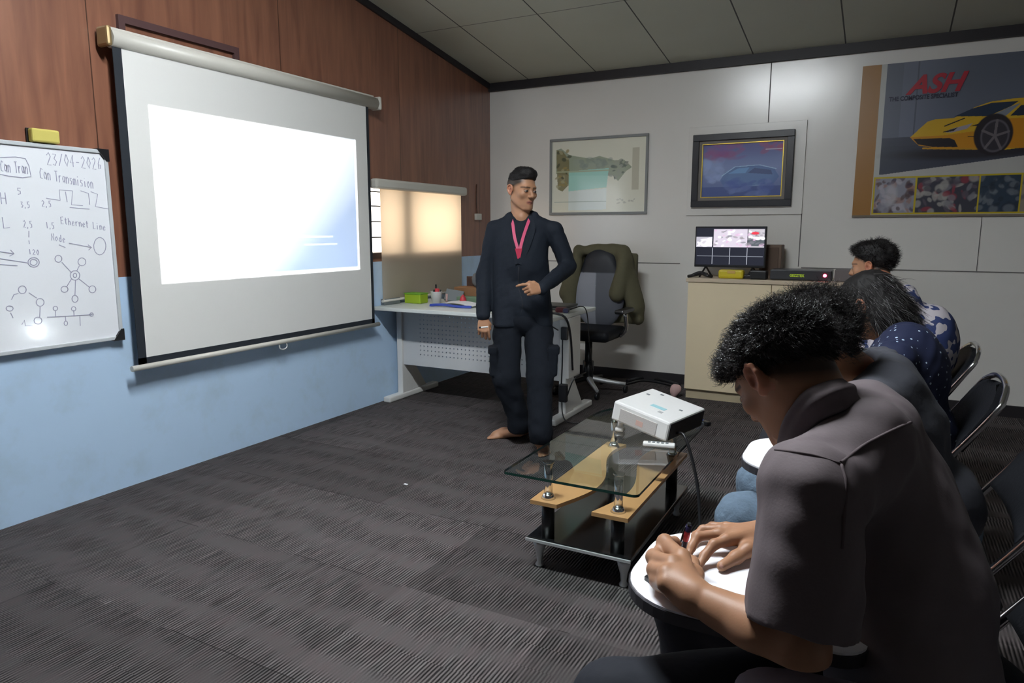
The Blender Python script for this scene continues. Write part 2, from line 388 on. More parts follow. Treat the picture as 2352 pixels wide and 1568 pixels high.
def blue_mat():
    m, N, K, b = new_mat('light_blue_paint'); tc = N.new('ShaderNodeTexCoord'); n = N.new('ShaderNodeTexNoise'); n.inputs['Scale'].default_value = 3.5; n.inputs['Detail'].default_value = 8; n.inputs['Roughness'].default_value = .65
    K.new(tc.outputs['Object'], n.inputs['Vector']); r = N.new('ShaderNodeValToRGB'); K.new(n.outputs[0], r.inputs[0])
    r.color_ramp.elements[0].position = 0.24; r.color_ramp.elements[0].color = (0.44, 0.58, 0.72, 1); r.color_ramp.elements[1].position = 0.5; r.color_ramp.elements[1].color = (0.50, 0.67, 0.88, 1)
    K.new(r.outputs[0], b.inputs['Base Color']); b.inputs['Roughness'].default_value = 0.6
    return m
def carpet_mat():
    m, N, K, b = new_mat('striped_carpet_tiles'); tc = N.new('ShaderNodeTexCoord'); sp = N.new('ShaderNodeSeparateXYZ'); K.new(tc.outputs['Object'], sp.inputs[0]); X, Y = sp.outputs[0], sp.outputs[1]
    def M(op, a, b_=None, c=None):
        n = N.new('ShaderNodeMath'); n.operation = op
        for i, v in enumerate((a, b_, c)):
            if v is None: continue
            if isinstance(v, (int, float)): n.inputs[i].default_value = v
            else: K.new(v, n.inputs[i])
        return n.outputs[0]
    def vec(x, y, z=0.0):
        c = N.new('ShaderNodeCombineXYZ')
        for i, v in enumerate((x, y, z)):
            if isinstance(v, (int, float)): c.inputs[i].default_value = v
            else: K.new(v, c.inputs[i])
        return c.outputs[0]
    def noise(v, sc, det=2.0, out=0):
        n = N.new('ShaderNodeTexNoise'); n.inputs['Scale'].default_value = sc; n.inputs['Detail'].default_value = det; K.new(v, n.inputs['Vector']); return n.outputs[out]
    T = 0.61
    tx, ty = M('DIVIDE', M('ADD', X, 2.74), T), M('DIVIDE', M('SUBTRACT', Y, 2.0), T)
    ix, iy = M('FLOOR', tx), M('FLOOR', ty); fx, fy = M('FRACT', tx), M('FRACT', ty)
    wn = N.new('ShaderNodeTexWhiteNoise'); wn.noise_dimensions = '2D'; K.new(vec(ix, iy), wn.inputs['Vector']); tv = wn.outputs[0]
    # fine ribs running away into the room (along y)
    row = M('FLOOR', M('DIVIDE', Y, 0.118)); wr = N.new('ShaderNodeTexWhiteNoise'); wr.noise_dimensions = '2D'; K.new(vec(row, M('FLOOR', M('DIVIDE', X, 0.16))), wr.inputs['Vector'])
    wob = noise(vec(M('MULTIPLY', X, 9.0), M('MULTIPLY', Y, 14.0)), 1.0, 2.0)
    ribs = M('SINE', M('ADD', M('MULTIPLY', X, 2 * math.pi / 0.0125), M('ADD', M('MULTIPLY', wr.outputs[0], 2.2), M('MULTIPLY', wob, 1.3))))
    irr = noise(vec(M('MULTIPLY', X, 70.0), M('MULTIPLY', Y, 9.0), M('MULTIPLY', tv, 13.0)), 1.0, 1.0)
    ribs = M('ADD', M('MULTIPLY', ribs, M('ADD', 0.35, irr)), M('MULTIPLY', M('SUBTRACT', irr, .5), 1.6))
    fine = noise(tc.outputs['Object'], 420, 2.0)
    # patches: bands across the tiles where the ribs stand out, plain loop pile between them
    band = M('SINE', M('ADD', M('MULTIPLY', Y, 2 * math.pi / 0.235), M('MULTIPLY', noise(vec(M('MULTIPLY', X, 1.3), M('MULTIPLY', Y, .8)), 1.0, 1.0), 5.0)))
    brk = noise(vec(M('MULTIPLY', X, 5.0), M('MULTIPLY', Y, 9.0)), 1.0, 2.0)
    mask = M('ADD', M('MULTIPLY', band, 0.6), M('ADD', M('MULTIPLY', M('SUBTRACT', brk, 0.5), 2.6), 0.82))
    mask = M('MINIMUM', M('MAXIMUM', mask, 0.08), 1.0)
    edge = M('MAXIMUM', M('LESS_THAN', fx, 0.006), M('LESS_THAN', fy, 0.008))
    edge = M('MULTIPLY', edge, M('GREATER_THAN', noise(tc.outputs['Object'], 2.4, 1.0), 0.52))
    val = M('ADD', M('MULTIPLY', M('MULTIPLY', ribs, mask), 0.072), M('ADD', 0.071, M('MULTIPLY', M('SUBTRACT', fine, .5), 0.05)))
    val = M('MULTIPLY', val, M('ADD', 0.78, M('MULTIPLY', tv, 0.42)))
    val = M('MULTIPLY', val, M('SUBTRACT', 1.0, M('MULTIPLY', edge, 0.55)))
    val = M('MAXIMUM', val, 0.008)
    tint = N.new('ShaderNodeMix'); tint.data_type = 'RGBA'; K.new(noise(vec(M('MULTIPLY', X, 22.), M('MULTIPLY', Y, 7.)), 1.0, 2.0), tint.inputs[0]); tint.inputs[6].default_value = (1.18, .92, .94, 1); tint.inputs[7].default_value = (.98, .97, .96, 1)
    vm = N.new('ShaderNodeVectorMath'); vm.operation = 'SCALE'; K.new(tint.outputs[2], vm.inputs[0]); K.new(val, vm.inputs['Scale'])
    K.new(vm.outputs[0], b.inputs['Base Color']); b.inputs['Roughness'].default_value = 0.95; b.inputs['Specular IOR Level'].default_value = 0.15
    bp = N.new('ShaderNodeBump'); bp.inputs['Strength'].default_value = 0.6; bp.inputs['Distance'].default_value = 0.004; K.new(M('MULTIPLY', ribs, mask), bp.inputs['Height']); K.new(bp.outputs[0], b.inputs['Normal'])
    return m
def ceiling_mat():
    m, N, K, b = new_mat('ceiling_boards'); tc = N.new('ShaderNodeTexCoord'); sp = N.new('ShaderNodeSeparateXYZ'); K.new(tc.outputs['Object'], sp.inputs[0])
    def M(op, a, b_):
        n = N.new('ShaderNodeMath'); n.operation = op
        for i, v in enumerate((a, b_)):
            if isinstance(v, (int, float)): n.inputs[i].default_value = v
            else: K.new(v, n.inputs[i])
        return n.outputs[0]
    jx = M('LESS_THAN', M('MODULO', M('ADD', sp.outputs[0], 0.385 + 6.6), 0.66), 0.010)
    jy = M('LESS_THAN', M('MODULO', M('ADD', sp.outputs[1], 12 - 4.84), 1.2), 0.009)
    j = M('MAXIMUM', jx, M('MULTIPLY', jy, 0.7)); n = N.new('ShaderNodeTexNoise'); n.inputs['Scale'].default_value = 1.6; n.inputs['Detail'].default_value = 4; K.new(tc.outputs['Object'], n.inputs[0])
    r = N.new('ShaderNodeMix'); r.data_type = 'RGBA'; K.new(n.outputs[0], r.inputs[0]); r.inputs[6].default_value = (.50, .51, .42, 1); r.inputs[7].default_value = (.60, .61, .52, 1)
    mx = N.new('ShaderNodeMix'); mx.data_type = 'RGBA'; K.new(j, mx.inputs[0]); K.new(r.outputs[2], mx.inputs[6]); mx.inputs[7].default_value = (.08, .08, .075, 1)
    K.new(mx.outputs[2], b.inputs['Base Color']); b.inputs['Roughness'].default_value = 0.7
    return m
M_WOOD = wood_panel_mat(); M_BLUE = blue_mat(); M_CARPET = carpet_mat(); M_CEIL = ceiling_mat()
M_WALL = mat('glossy_offwhite_wall', (0.80, 0.775, 0.735), 0.22, noise=0.05, nscale=1.5, spec=0.8, bump=0.10, bscale=5)
M_TRIMD = mat('dark_trim', (0.02, 0.017, 0.02), 0.5); M_SEAM = mat('wall_joint', (0.16, 0.15, 0.145), 0.7)
M_WHITE = mat('white_metal', (0.72, 0.72, 0.70), 0.35); M_OFF = mat('offwhite_plastic', (0.62, 0.60, 0.54), 0.4)
M_BLACK = mat('black_plastic', (0.012, 0.012, 0.014), 0.35); M_BLKSOFT = mat('black_border_cloth', (0.015, 0.02, 0.028), 0.7)
M_CHROME = mat('chrome', (0.75, 0.76, 0.78), 0.14, 1.0); M_SILVER = mat('satin_silver', (0.72, 0.73, 0.74), 0.30, 0.55)
M_SCREEN = mat('screen_sheet', (0.77, 0.765, 0.74), 0.85, spec=.2); M_GOLD = mat('brass_cap', (0.35, 0.25, 0.12), 0.4, 0.5)
M_DARKBROWN = mat('dark_brown_wood', (0.055, 0.03, 0.022), 0.5); M_CREAM = mat('cream_laminate', (0.80, 0.67, 0.46), 0.5, noise=.03, nscale=6)
M_BEECH = mat('beech_veneer', (0.56, 0.30, 0.13), 0.35, noise=0.14, nscale=8); M_BLKGLOSS = mat('black_gloss', (0.008, 0.008, 0.009), 0.12, coat=.5)
M_PLAST_W = mat('white_plastic', (0.70, 0.70, 0.69), 0.35, spec=.5); M_GREEN = mat('lime_plastic', (0.34, 0.50, 0.025), 0.45)
M_PAPER = mat('paper', (0.78, 0.79, 0.83), 0.8); M_GREY = mat('grey_plastic', (0.16, 0.18, 0.19), 0.6); M_RED = mat('red_plastic', (0.55, 0.04, 0.06), 0.45)
M_BLUEP = mat('blue_plastic', (0.03, 0.07, 0.42), 0.5); M_CARD = mat('brown_cardboard', (0.26, 0.13, 0.06), 0.8); M_YEL = mat('yellow_plastic', (0.62, 0.50, 0.02), 0.45)
M_VINYL = mat('black_vinyl', (0.008, 0.009, 0.012), 0.6, spec=.2, bump=.2, bscale=90); M_TAB = mat('white_laminate', (0.82, 0.82, 0.86), 0.4)
# ================================================================ room
g = B(); g.box(XL - .3, XR + .3, YR - .3, YB + .3, -0.12, 0.0); struct(g.build('floor', M_CARPET))
W_Y0, W_Y1, W_Z0, W_Z1 = 4.20, 5.47, 1.155, 1.70
g = B(); ZB = 1.097
g.box(XL - .15, XL + .004, YR - .15, YB + .15, -0.1, ZB, mi=1)
g.box(XL - .15, XL, YR - .15, W_Y0, ZB, 4.3); g.box(XL - .15, XL, W_Y1, YB + .15, ZB, 4.3); g.box(XL - .15, XL, W_Y0, W_Y1, ZB, W_Z0); g.box(XL - .15, XL, W_Y0, W_Y1, W_Z1, 4.3)
struct(g.build('wall_left', [M_WOOD, M_BLUE]))
def rear_wall():
    g = B(); g.box(XL - .15, XR + .15, YB, YB + .15, -0.1, 4.3); struct(g.build('wall_back', M_WALL))
    g = B(); g.box(XR, XR + .15, YR - .15, YB + .15, -0.1, 4.3); struct(g.build('wall_right', mat('dim_side_wall', (.16, .155, .15), .8)))
    g = B(); g.box(XL - .15, XR + .15, YR - .15, YR, -0.1, 4.3); struct(g.build('wall_rear', mat('plain_wall', (.13, .125, .12), .8)))
rear_wall()
def ceil_z(y): return 2.70 + 0.150 * (YB - y)
g = B(); g.prism([(YR - .2, ceil_z(YR - .2)), (YB + .1, ceil_z(YB + .1)), (YB + .1, ceil_z(YB + .1) + .1), (YR - .2, ceil_z(YR - .2) + .1)], 'x', XL - .15, XR + .15); struct(g.build('ceiling', M_CEIL))
g = B(); g.box(XL, XR, YB - .03, YB, 2.63, 2.72); struct(g.build('trim_1', M_TRIMD))
g = B(); g.prism([(YR, ceil_z(YR) - .05), (YB, ceil_z(YB) - .05), (YB, ceil_z(YB) + .01), (YR, ceil_z(YR) + .01)], 'x', XL, XL + .018); struct(g.build('trim_2', M_TRIMD))
g = B(); g.box(XL, XR, YB - .015, YB, 0, .085); struct(g.build('baseboard_back', M_TRIMD))
def seam(n, p0, p1, w=0.007):
    a = ypl(*p0, YB); b = ypl(*p1, YB); g = B()
    if abs(a[0] - b[0]) < abs(a[2] - b[2]): x = (a[0] + b[0]) / 2; g.box(x - w / 2, x + w / 2, YB - .004, YB, min(a[2], b[2]), max(a[2], b[2]))
    else: z = (a[2] + b[2]) / 2; g.box(min(a[0], b[0]), max(a[0], b[0]), YB - .004, YB, z - w / 2, z + w / 2)
    struct(g.build(n, M_SEAM))
seam('trim_3', (1135, 596), (1562, 605)); seam('trim_9', (1840, 614), (2352, 627)); seam('trim_4', (1770, 140), (1767, 282)); seam('trim_5', (1842, 490), (1833, 612)); seam('trim_6', (2250, 498), (2248, 622), .004)
g = B(); a = ypl(1585, 291, YB); b = ypl(1855, 279, YB); c = ypl(1842, 492, YB)
g.box(a[0], b[0], YB - .016, YB, c[2], (a[2] + b[2]) / 2, .002); struct(g.build('trim_7', M_WALL))
# window behind the blind
wn = B(); t = .045
wn.box(XL - .13, XL - .02, W_Y0, W_Y0 + t, W_Z0, W_Z1); wn.box(XL - .13, XL - .02, W_Y1 - t, W_Y1, W_Z0, W_Z1); wn.box(XL - .13, XL + .012, W_Y0, W_Y1, W_Z0 - .03, W_Z0 + .01); wn.box(XL - .13, XL - .02, W_Y0, W_Y1, W_Z1 - t, W_Z1)
wn.box(XL - .12, XL - .03, 4.56, 4.70, W_Z0, W_Z1)
w1 = struct(wn.build('window_1', M_DARKBROWN))
for zz in (1.28, 1.40, 1.52, 1.63):
    g = B(); g.cyl((XL - .10, W_Y0, zz), (XL - .10, W_Y1, zz), .005, n=8); g.build('window_bar', M_BLACK, w1)
gm, N_, K_, b_ = new_mat('window_glass'); b_.inputs['Transmission Weight'].default_value = 1; b_.inputs['Roughness'].default_value = 0; b_.inputs['IOR'].default_value = 1.01
# covered hatch high on the wood wall
fa = xpl(265, 38, XL); fb = xpl(543, 107, XL)
g = B(); z1 = (fa[2] + fb[2]) / 2; y0, y1 = fa[1], fb[1]
g.box(XL, XL + .02, y0, y1, z1 - .035, z1); g.box(XL, XL + .02, y0, y0 + .035, z1 - .43, z1 - .035); g.box(XL, XL + .02, y1 - .035, y1, z1 - .43, z1 - .035); g.box(XL, XL + .02, y0, y1, z1 - .5, z1 - .43)
struct(g.build('trim_8', mat('dark_hatch_frame', (.09, .045, .045), .5)))
# ================================================================ projection screen
XS = XL + .08
S0 = xpl(245, 95, XS); S1 = xpl(868, 234, XS)
ps = thing('projection_screen', 'large pull-down projection screen with black border, lit by the projector', 'projection screen', (XL, 3.2, .6))
yA, yB_ = S0[1], S1[1]; zc = 2.245
g = B(); g.tube([(XS - .015, yA + .02, zc), (XS - .015, yB_ - .02, zc)], .045, n=8); g.box(XS - .045, XS - .01, yA + .03, yB_ - .03, zc - .04, zc + .055, .006); g.build('housing', M_OFF, ps)
for yy, mm in ((yA, M_GOLD), (yB_, M_OFF)):
    g = B(); g.box(XS - .06, XS + .028, yy - .014, yy + .014, zc - .045, zc + .05, .012); g.build('end_cap', mm, ps)
yl, yr, zb = 2.235, 4.135, .645; bw = .045
g = B(); g.box(XS - .002, XS, yl + bw, yr - .028, zb + .035, zc - .03); g.build('screen_sheet', M_SCREEN, ps)
g = B(); g.box(XS - .003, XS + .0008, yl, yl + bw, zb, zc - .04); g.box(XS - .003, XS + .0008, yr - .028, yr, zb, zc - .04); g.box(XS - .003, XS + .0008, yl, yr, zb, zb + .036); g.build('black_border', M_BLKSOFT, ps)
g = B(); g.cyl((XS, yl - .04, zb - .012), (XS, yr + .05, zb - .012), .015); g.build('bottom_bar', M_OFF, ps)
g = B(); pm = xpl(650, 798, XS); g.tube([(XS, pm[1] - .03, zb - .02), (XS + .005, pm[1] - .03, zb - .05), (XS + .005, pm[1], zb - .062), (XS + .005, pm[1] + .03, zb - .05), (XS, pm[1] + .03, zb - .02)], .004, n=6, res=4); g.build('pull_handle', M_PLAST_W, ps)
# ================================================================ whiteboard
XW = XL + .03
wb = thing('whiteboard', 'white dry-erase board with black corners covered in pen sketches', 'whiteboard', (XL, 1.6, .8))
y0, y1, z0, z1 = 0.75, 2.19, .79, 1.715; M_WBE = mat('whiteboard_enamel', (.86, .88, .92), 0.2, coat=.9); M_WBE.node_tree.nodes['Principled BSDF'].inputs['Coat Roughness'].default_value = .07
g = B(); g.box(XL + .004, XW, y0, y1, z0, z1, .004); g.build('board', M_WBE, wb)
g = B(); t = .014; g.box(XL + .004, XW + .008, y0, y1, z1 - t, z1 + .004, .003); g.box(XL + .004, XW + .008, y0, y1, z0 - .004, z0 + t, .003); g.box(XL + .004, XW + .008, y1 - t, y1 + .004, z0, z1, .003); g.build('frame', mat('whiteboard_frame', (.55, .58, .6), .35), wb)
for zz in (z0, z1):
    s_ = 1 if zz == z0 else -1
    g = B(); g.prism([(y1 + .008, zz - .008 * s_), (y1 + .008, zz + .05 * s_), (y1 - .006, zz + .05 * s_), (y1 - .035, zz + .012 * s_), (y1 - .05, zz - .008 * s_)], 'x', XL + .004, XW + .012); g.build('corner_cap', M_BLACK, wb)
# handwriting, drawn as thin pen strokes on the board face
GL = {'a': [[(.8, .6), (.4, .7), (.1, .4), (.3, .05), (.7, .2), (.8, .6), (.8, 0)]], 'n': [[(.1, .65), (.15, 0)], [(.15, .4), (.5, .68), (.8, .5), (.8, 0)]], 'r': [[(.15, .65), (.2, 0)], [(.2, .4), (.5, .65), (.8, .6)]],
 's': [[(.8, .6), (.3, .65), (.25, .4), (.75, .3), (.6, .02), (.1, .05)]], 'm': [[(.05, .6), (.05, 0)], [(.05, .45), (.3, .65), (.45, .5), (.45, 0)], [(.45, .45), (.7, .65), (.9, .45), (.9, 0)]], 'i': [[(.4, .6), (.4, 0)], [(.4, .85), (.42, .9)]],
 'o': [[(.5, .65), (.1, .4), (.4, 0), (.8, .3), (.5, .65)]], 'd': [[(.75, 1), (.75, 0)], [(.75, .5), (.3, .6), (.1, .25), (.4, 0), (.75, .2)]], 'e': [[(.15, .35), (.8, .4), (.5, .65), (.15, .4), (.3, .02), (.8, .1)]], 't': [[(.4, 1), (.4, .1), (.6, 0)], [(.1, .7), (.75, .7)]], 'h': [[(.15, 1), (.15, 0)], [(.15, .4), (.5, .6), (.75, .4), (.75, 0)]], 'l': [[(.4, 1), (.4, 0)]],
 'C': [[(.9, .85), (.5, 1), (.1, .6), (.2, .1), (.8, .05)]], 'T': [[(0, 1), (.9, 1)], [(.45, 1), (.5, 0)]], 'H': [[(.1, 1), (.1, 0)], [(.8, 1), (.8, 0)], [(.1, .5), (.8, .5)]], 'L': [[(.15, 1), (.15, 0), (.85, .05)]], 'E': [[(.8, 1), (.1, 1), (.1, 0), (.8, 0)], [(.1, .5), (.6, .5)]], 'N': [[(.1, 0), (.1, 1), (.8, 0), (.8, 1)]],
 '0': [[(.5, 1), (.1, .5), (.5, 0), (.85, .5), (.5, 1)]], '1': [[(.4, 1), (.4, 0)]], '2': [[(.1, .8), (.5, 1), (.8, .7), (.1, 0), (.85, 0)]], '3': [[(.1, .9), (.7, .9), (.35, .55), (.8, .3), (.4, 0), (.1, .1)]], '4': [[(.6, 0), (.6, 1), (.1, .35), (.85, .35)]], '5': [[(.8, 1), (.2, 1), (.2, .6), (.7, .55), (.7, .1), (.15, 0)]], '6': [[(.7, 1), (.2, .5), (.3, .05), (.7, .1), (.7, .4), (.25, .4)]],
 '-': [[(.15, .45), (.75, .45)]], ',': [[(.4, .1), (.3, -.15)]], '/': [[(.1, 0), (.8, 1)]], '.': [[(.4, 0), (.45, .05)]]}
strokes = []; M_MARK = mat('faded_marker', (.36, .36, .48), .8)
def flush(name):
    global strokes
    g = B()
    for st in strokes:
        if len(st) > 1: g.ribbon([(XW + .0012, y, z) for y, z in st], .0030, (1, 0, 0), .0004, res=0)
    if strokes: g.build(name, M_MARK, wb)
    strokes = []
def write(px, py, px2, py2, hpx, s, w=1.0):
    a = xpl(px, py, XW); b = xpl(px2, py2, XW); h = abs(xpl(px, py, XW)[2] - xpl(px, py - hpx, XW)[2]); n = len(s); step = (b[1] - a[1]) / n; slope = (b[2] - a[2]) / (b[1] - a[1])
    for i, ch in enumerate(s):
        for st in GL.get(ch, []):
            strokes.append([(a[1] + step * (i + .85 * u + random.uniform(-.03, .03)), a[2] + slope * step * i + v * h + random.uniform(-.02, .02) * h) for u, v in st])
def pl(*pts): strokes.append([tuple(xpl(x, y, XW)[1:]) for x, y in pts])
def circ(cx, cy, rx, ry, n=16, a0=0., a1=6.5): pl(*[(cx + rx * math.cos(a0 + (a1 - a0) * i / n), cy + ry * math.sin(a0 + (a1 - a0) * i / n)) for i in range(n + 1)])
write(2, 394, 66, 400, 26, 'Can Tran'); flush('handwriting'); pl((-20, 362), (35, 360), (58, 364), (66, 380), (71, 405), (52, 408), (20, 404), (-20, 396)); flush('pen_sketch')
write(108, 378, 236, 390, 28, '23/04-2026'); flush('handwriting'); write(92, 410, 216, 434, 24, 'Can Transmision'); flush('handwriting')
write(2, 468, 20, 472, 26, 'H'); flush('handwriting'); write(5, 524, 30, 524, 26, 'L'); flush('handwriting')
write(40, 446, 52, 448, 14, '5'); flush('handwriting'); write(48, 476, 70, 478, 14, '3,5'); flush('handwriting'); write(96, 474, 120, 476, 14, '2,5'); flush('handwriting'); write(54, 522, 76, 524, 16, '2,5'); flush('handwriting'); write(106, 524, 126, 526, 14, '1,5'); flush('handwriting'); pl((66, 530), (66, 545)); pl((66, 552), (67, 560)); write(140, 514, 244, 530, 16, 'Ethernet Line'); flush('handwriting'); flush('pen_sketch')
pl((106, 455), (138, 460), (136, 436), (166, 438), (164, 470), (190, 472)); pl((150, 440), (154, 464)); pl((185, 438), (203, 444), (206, 470)); pl((208, 440), (224, 446), (219, 474), (250, 480)); pl((160, 476), (205, 480)); flush('pen_sketch')
write(118, 552, 152, 558, 16, 'Node'); flush('handwriting'); pl((135, 562), (150, 568)); pl((158, 558), (210, 568)); pl((202, 562), (210, 568), (203, 574)); circ(229, 565, 14, 20); flush('pen_sketch')
pl((-10, 576), (30, 582)); pl((24, 574), (32, 582), (22, 588)); pl((-10, 592), (62, 603)); pl((-10, 606), (40, 610)); circ(77, 602, 13, 11); circ(77, 602, 8, 7); write(66, 584, 92, 586, 12, '120'); flush('handwriting'); flush('pen_sketch')
circ(172, 632, 11, 11); circ(172, 632, 4, 5); circ(134, 594, 8, 8); circ(188, 601, 9, 9); circ(148, 664, 8, 7); circ(172, 686, 7, 8); circ(212, 664, 8, 8); flush('pen_sketch')
pl((142, 602), (164, 626)); pl((182, 610), (176, 622)); pl((164, 640), (153, 658)); pl((173, 643), (172, 678)); pl((181, 640), (206, 660)); flush('pen_sketch')
circ(51, 665, 9, 9); circ(92, 694, 9, 9); circ(22, 708, 8, 6); circ(87, 736, 9, 8); pl((26, 688), (32, 676), (42, 674)); pl((66, 672), (84, 684)); pl((92, 704), (91, 728)); pl((24, 718), (30, 730)); pl((50, 745), (56, 735), (58, 748), (75, 748)); flush('pen_sketch')
pl((108, 728), (130, 727), (212, 722)); pl((128, 727), (127, 712)); circ(127, 708, 5, 5); pl((170, 726), (169, 712)); circ(169, 709, 5, 5); pl((150, 727), (151, 738)); circ(151, 742, 4, 5); pl((183, 726), (184, 748)); circ(210, 722, 4, 4); flush('pen_sketch')
pe = xpl(70, 325, XW); pe2 = xpl(134, 331, XW)
er = thing('whiteboard_eraser', 'yellow whiteboard eraser standing on the top edge of the whiteboard', 'eraser', (XW, pe[1], 1.72))
g = B(); g.box(XL + .012, XL + .05, pe[1], pe2[1], 1.723, 1.783, .008); g.build('body', mat('yellow_foam', (.60, .52, .13), .8), er)
g = B(); g.box(XL + .004, XL + .012, pe[1] - .004, pe2[1] - .006, 1.721, 1.785, .002); g.build('felt_pad', M_BLACK, er)
# ================================================================ roller blind
rb = thing('roller_blind', 'off-white roller blind half glowing with daylight beside the projection screen', 'blind', (XL, 4.8, 1.7))
g = B(); g.box(XL + .01, XL + .08, 4.21, 5.49, 1.64, 1.715, .018); g.build('cassette', M_OFF, rb)
def blind_mat():
    m, N, K, b = new_mat('blind_fabric'); out = N['Material Output']
    d = N.new('ShaderNodeBsdfDiffuse'); d.inputs[0].default_value = (.52, .46, .38, 1); t = N.new('ShaderNodeBsdfTranslucent'); t.inputs[0].default_value = (.95, .74, .52, 1)
    mx = N.new('ShaderNodeMixShader'); mx.inputs[0].default_value = .5; K.new(d.outputs[0], mx.inputs[1]); K.new(t.outputs[0], mx.inputs[2]); K.new(mx.outputs[0], out.inputs[0]); return m
g = B(); g.quad((XL + .045, 4.285, 1.65), (XL + .045, 5.43, 1.65), (XL + .045, 5.43, .80), (XL + .045, 4.285, .80)); g.build('fabric', blind_mat(), rb)
g = B(); g.cyl((XL + .045, 4.28, .795), (XL + .045, 5.435, .795), .010); g.build('bottom_bar', M_OFF, rb)
sw = thing('wall_switch', 'small cream switch box on the wood wall with a thin cable above', 'switch', (XL, 5.75, 1.46))
sp_ = xpl(1095, 498, XL); g = B(); g.box(XL, XL + .03, sp_[1] - .045, sp_[1] + .045, sp_[2] - .03, sp_[2] + .03, .005); g.build('box', M_OFF, sw)
g = B(); g.tube([(XL + .005, sp_[1], sp_[2] + .03), (XL + .006, sp_[1] - .01, sp_[2] + .12), (XL + .004, sp_[1], sp_[2] + .3)], .004, n=6, res=4); g.build('cable', M_DARKBROWN, sw)
# ================================================================ teacher desk
DZ = .76
dk = thing('office_desk', 'white steel desk with perforated front panel beside the blue wall', 'desk', (-2.65, 4.6, 0))
g = B(); g.box(-3.43, -1.92, 4.20, 4.98, DZ - .028, DZ, .004); g.build('desktop', mat('desktop_laminate', (.66, .69, .67), .35), dk)
def perf_mat():
    m, N, K, b = new_mat('perforated_steel'); b.inputs['Base Color'].default_value = (.62, .63, .64, 1); b.inputs['Roughness'].default_value = .45; tc = N.new('ShaderNodeTexCoord'); sp = N.new('ShaderNodeSeparateXYZ'); K.new(tc.outputs['Object'], sp.inputs[0])
    def M(op, a, b_=0.0):
        n = N.new('ShaderNodeMath'); n.operation = op
        for i, v in enumerate((a, b_)):
            if isinstance(v, (int, float)): n.inputs[i].default_value = v
            else: K.new(v, n.inputs[i])
        return n.outputs[0]
    p = .0345
    u = M('SUBTRACT', M('FRACT', M('DIVIDE', M('ADD', sp.outputs[0], 10.), p)), .5); v = M('SUBTRACT', M('FRACT', M('DIVIDE', M('ADD', sp.outputs[2], 10.), p)), .5)
    d = M('SQRT', M('ADD', M('MULTIPLY', u, u), M('MULTIPLY', v, v))); hole = M('LESS_THAN', d, .165)
    inside = M('MULTIPLY', M('MULTIPLY', M('GREATER_THAN', sp.outputs[0], -3.22), M('LESS_THAN', sp.outputs[0], -2.14)), M('GREATER_THAN', sp.outputs[2], .36))
    t = N.new('ShaderNodeBsdfTransparent'); mx = N.new('ShaderNodeMixShader'); K.new(M('MULTIPLY', hole, inside), mx.inputs[0]); K.new(b.outputs[0], mx.inputs[1]); K.new(t.outputs[0], mx.inputs[2]); K.new(mx.outputs[0], N['Material Output'].inputs[0]); return m
g = B(); g.box(-3.37, -1.99, 4.470, 4.478, .275, DZ - .03); g.build('modesty_panel', perf_mat(), dk)
for x0, x1 in ((-3.40, -3.35), (-1.985, -1.93)):
    g = B(); g.box(x0, x1, 4.45, 4.60, .04, DZ - .03, .006)
    if x0 > -3: g.box(x0 + .02, x1 + .02, 4.45, 4.66, .30, DZ - .03, .004)
    g.prism([(4.60, .05), (4.60, .30), (4.79, .05)], 'x', x0 + .01, x1 - .01); g.build('leg', M_WHITE, dk)
    g = B(); g.box(x0 - .008, x1 + .008, 4.27, 4.95, .0, .045, .01); g.build('foot', M_WHITE, dk)
def at_desk(px, py): return zpl(px, py, DZ)
a = at_desk(922, 690); b = at_desk(982, 691)
gb = thing('storage_box', 'lime green plastic box standing on the desk', 'box', tuple(a))
g = B(); x0, y0 = -3.385, 4.53; g.box(x0 + .01, x0 + .165, y0, y0 + .11, DZ, DZ + .075, .008); g.build('body', M_GREEN, gb)
g = B(); g.box(x0 + .007, x0 + .168, y0 - .003, y0 + .113, DZ + .072, DZ + .082, .003); g.build('lid', mat('green_lid', (.16, .40, .03), .5), gb)
g = B(); g.box(-3.43, -3.39, 4.30, 4.50, DZ, DZ + .05, .006); tag(g.build('box_file', M_GREY), 'low grey box at the left end of the desk by the wall', 'box')
pc = np.array([-3.135, 4.63, DZ])
pot = thing('pen_pot', 'white round pot of pens next to the green box', 'pot', tuple(pc))
g = B(); g.lathe([(.036, 0), (.046, .092), (.049, .096), (.043, .094), (.034, .004)], pc, 20); g.build('cup', M_PLAST_W, pot)
for dx, m_, hh, r in ((-.004, M_BLACK, .15, .008), (.004, M_RED, .118, .018), (.028, M_BLACK, .11, .006), (-.016, M_BLACK, .108, .01)):
    g = B(); g.cyl((pc[0] + dx, pc[1], pc[2] + .03), (pc[0] + dx * 1.4, pc[1] + .005, pc[2] + hh), r, n=10); g.build('pen', m_, pot)
a = np.array([-3.09, 4.66, DZ])
g = B(); R = Matrix.Rotation(-.5, 3, 'X') @ Matrix.Rotation(.3, 3, 'Z'); g.box(a[0] - .03, a[0] + .12, a[1] + .08, a[1] + .10, DZ + .004, DZ + .105, .006, R)
tp = thing('tape_dispenser', 'grey rounded tape dispenser leaning beside the pen pot', 'tape dispenser', tuple(a)); g.build('body', M_GREY, tp)
g = B(); g.tube([(a[0] + .0, a[1] + .05, DZ + .01), (a[0] - .005, a[1] + .06, DZ + .07)], .009, n=8); g.build('label_edge', mat('pale_pink_card', (.6, .4, .38), .7), tp)
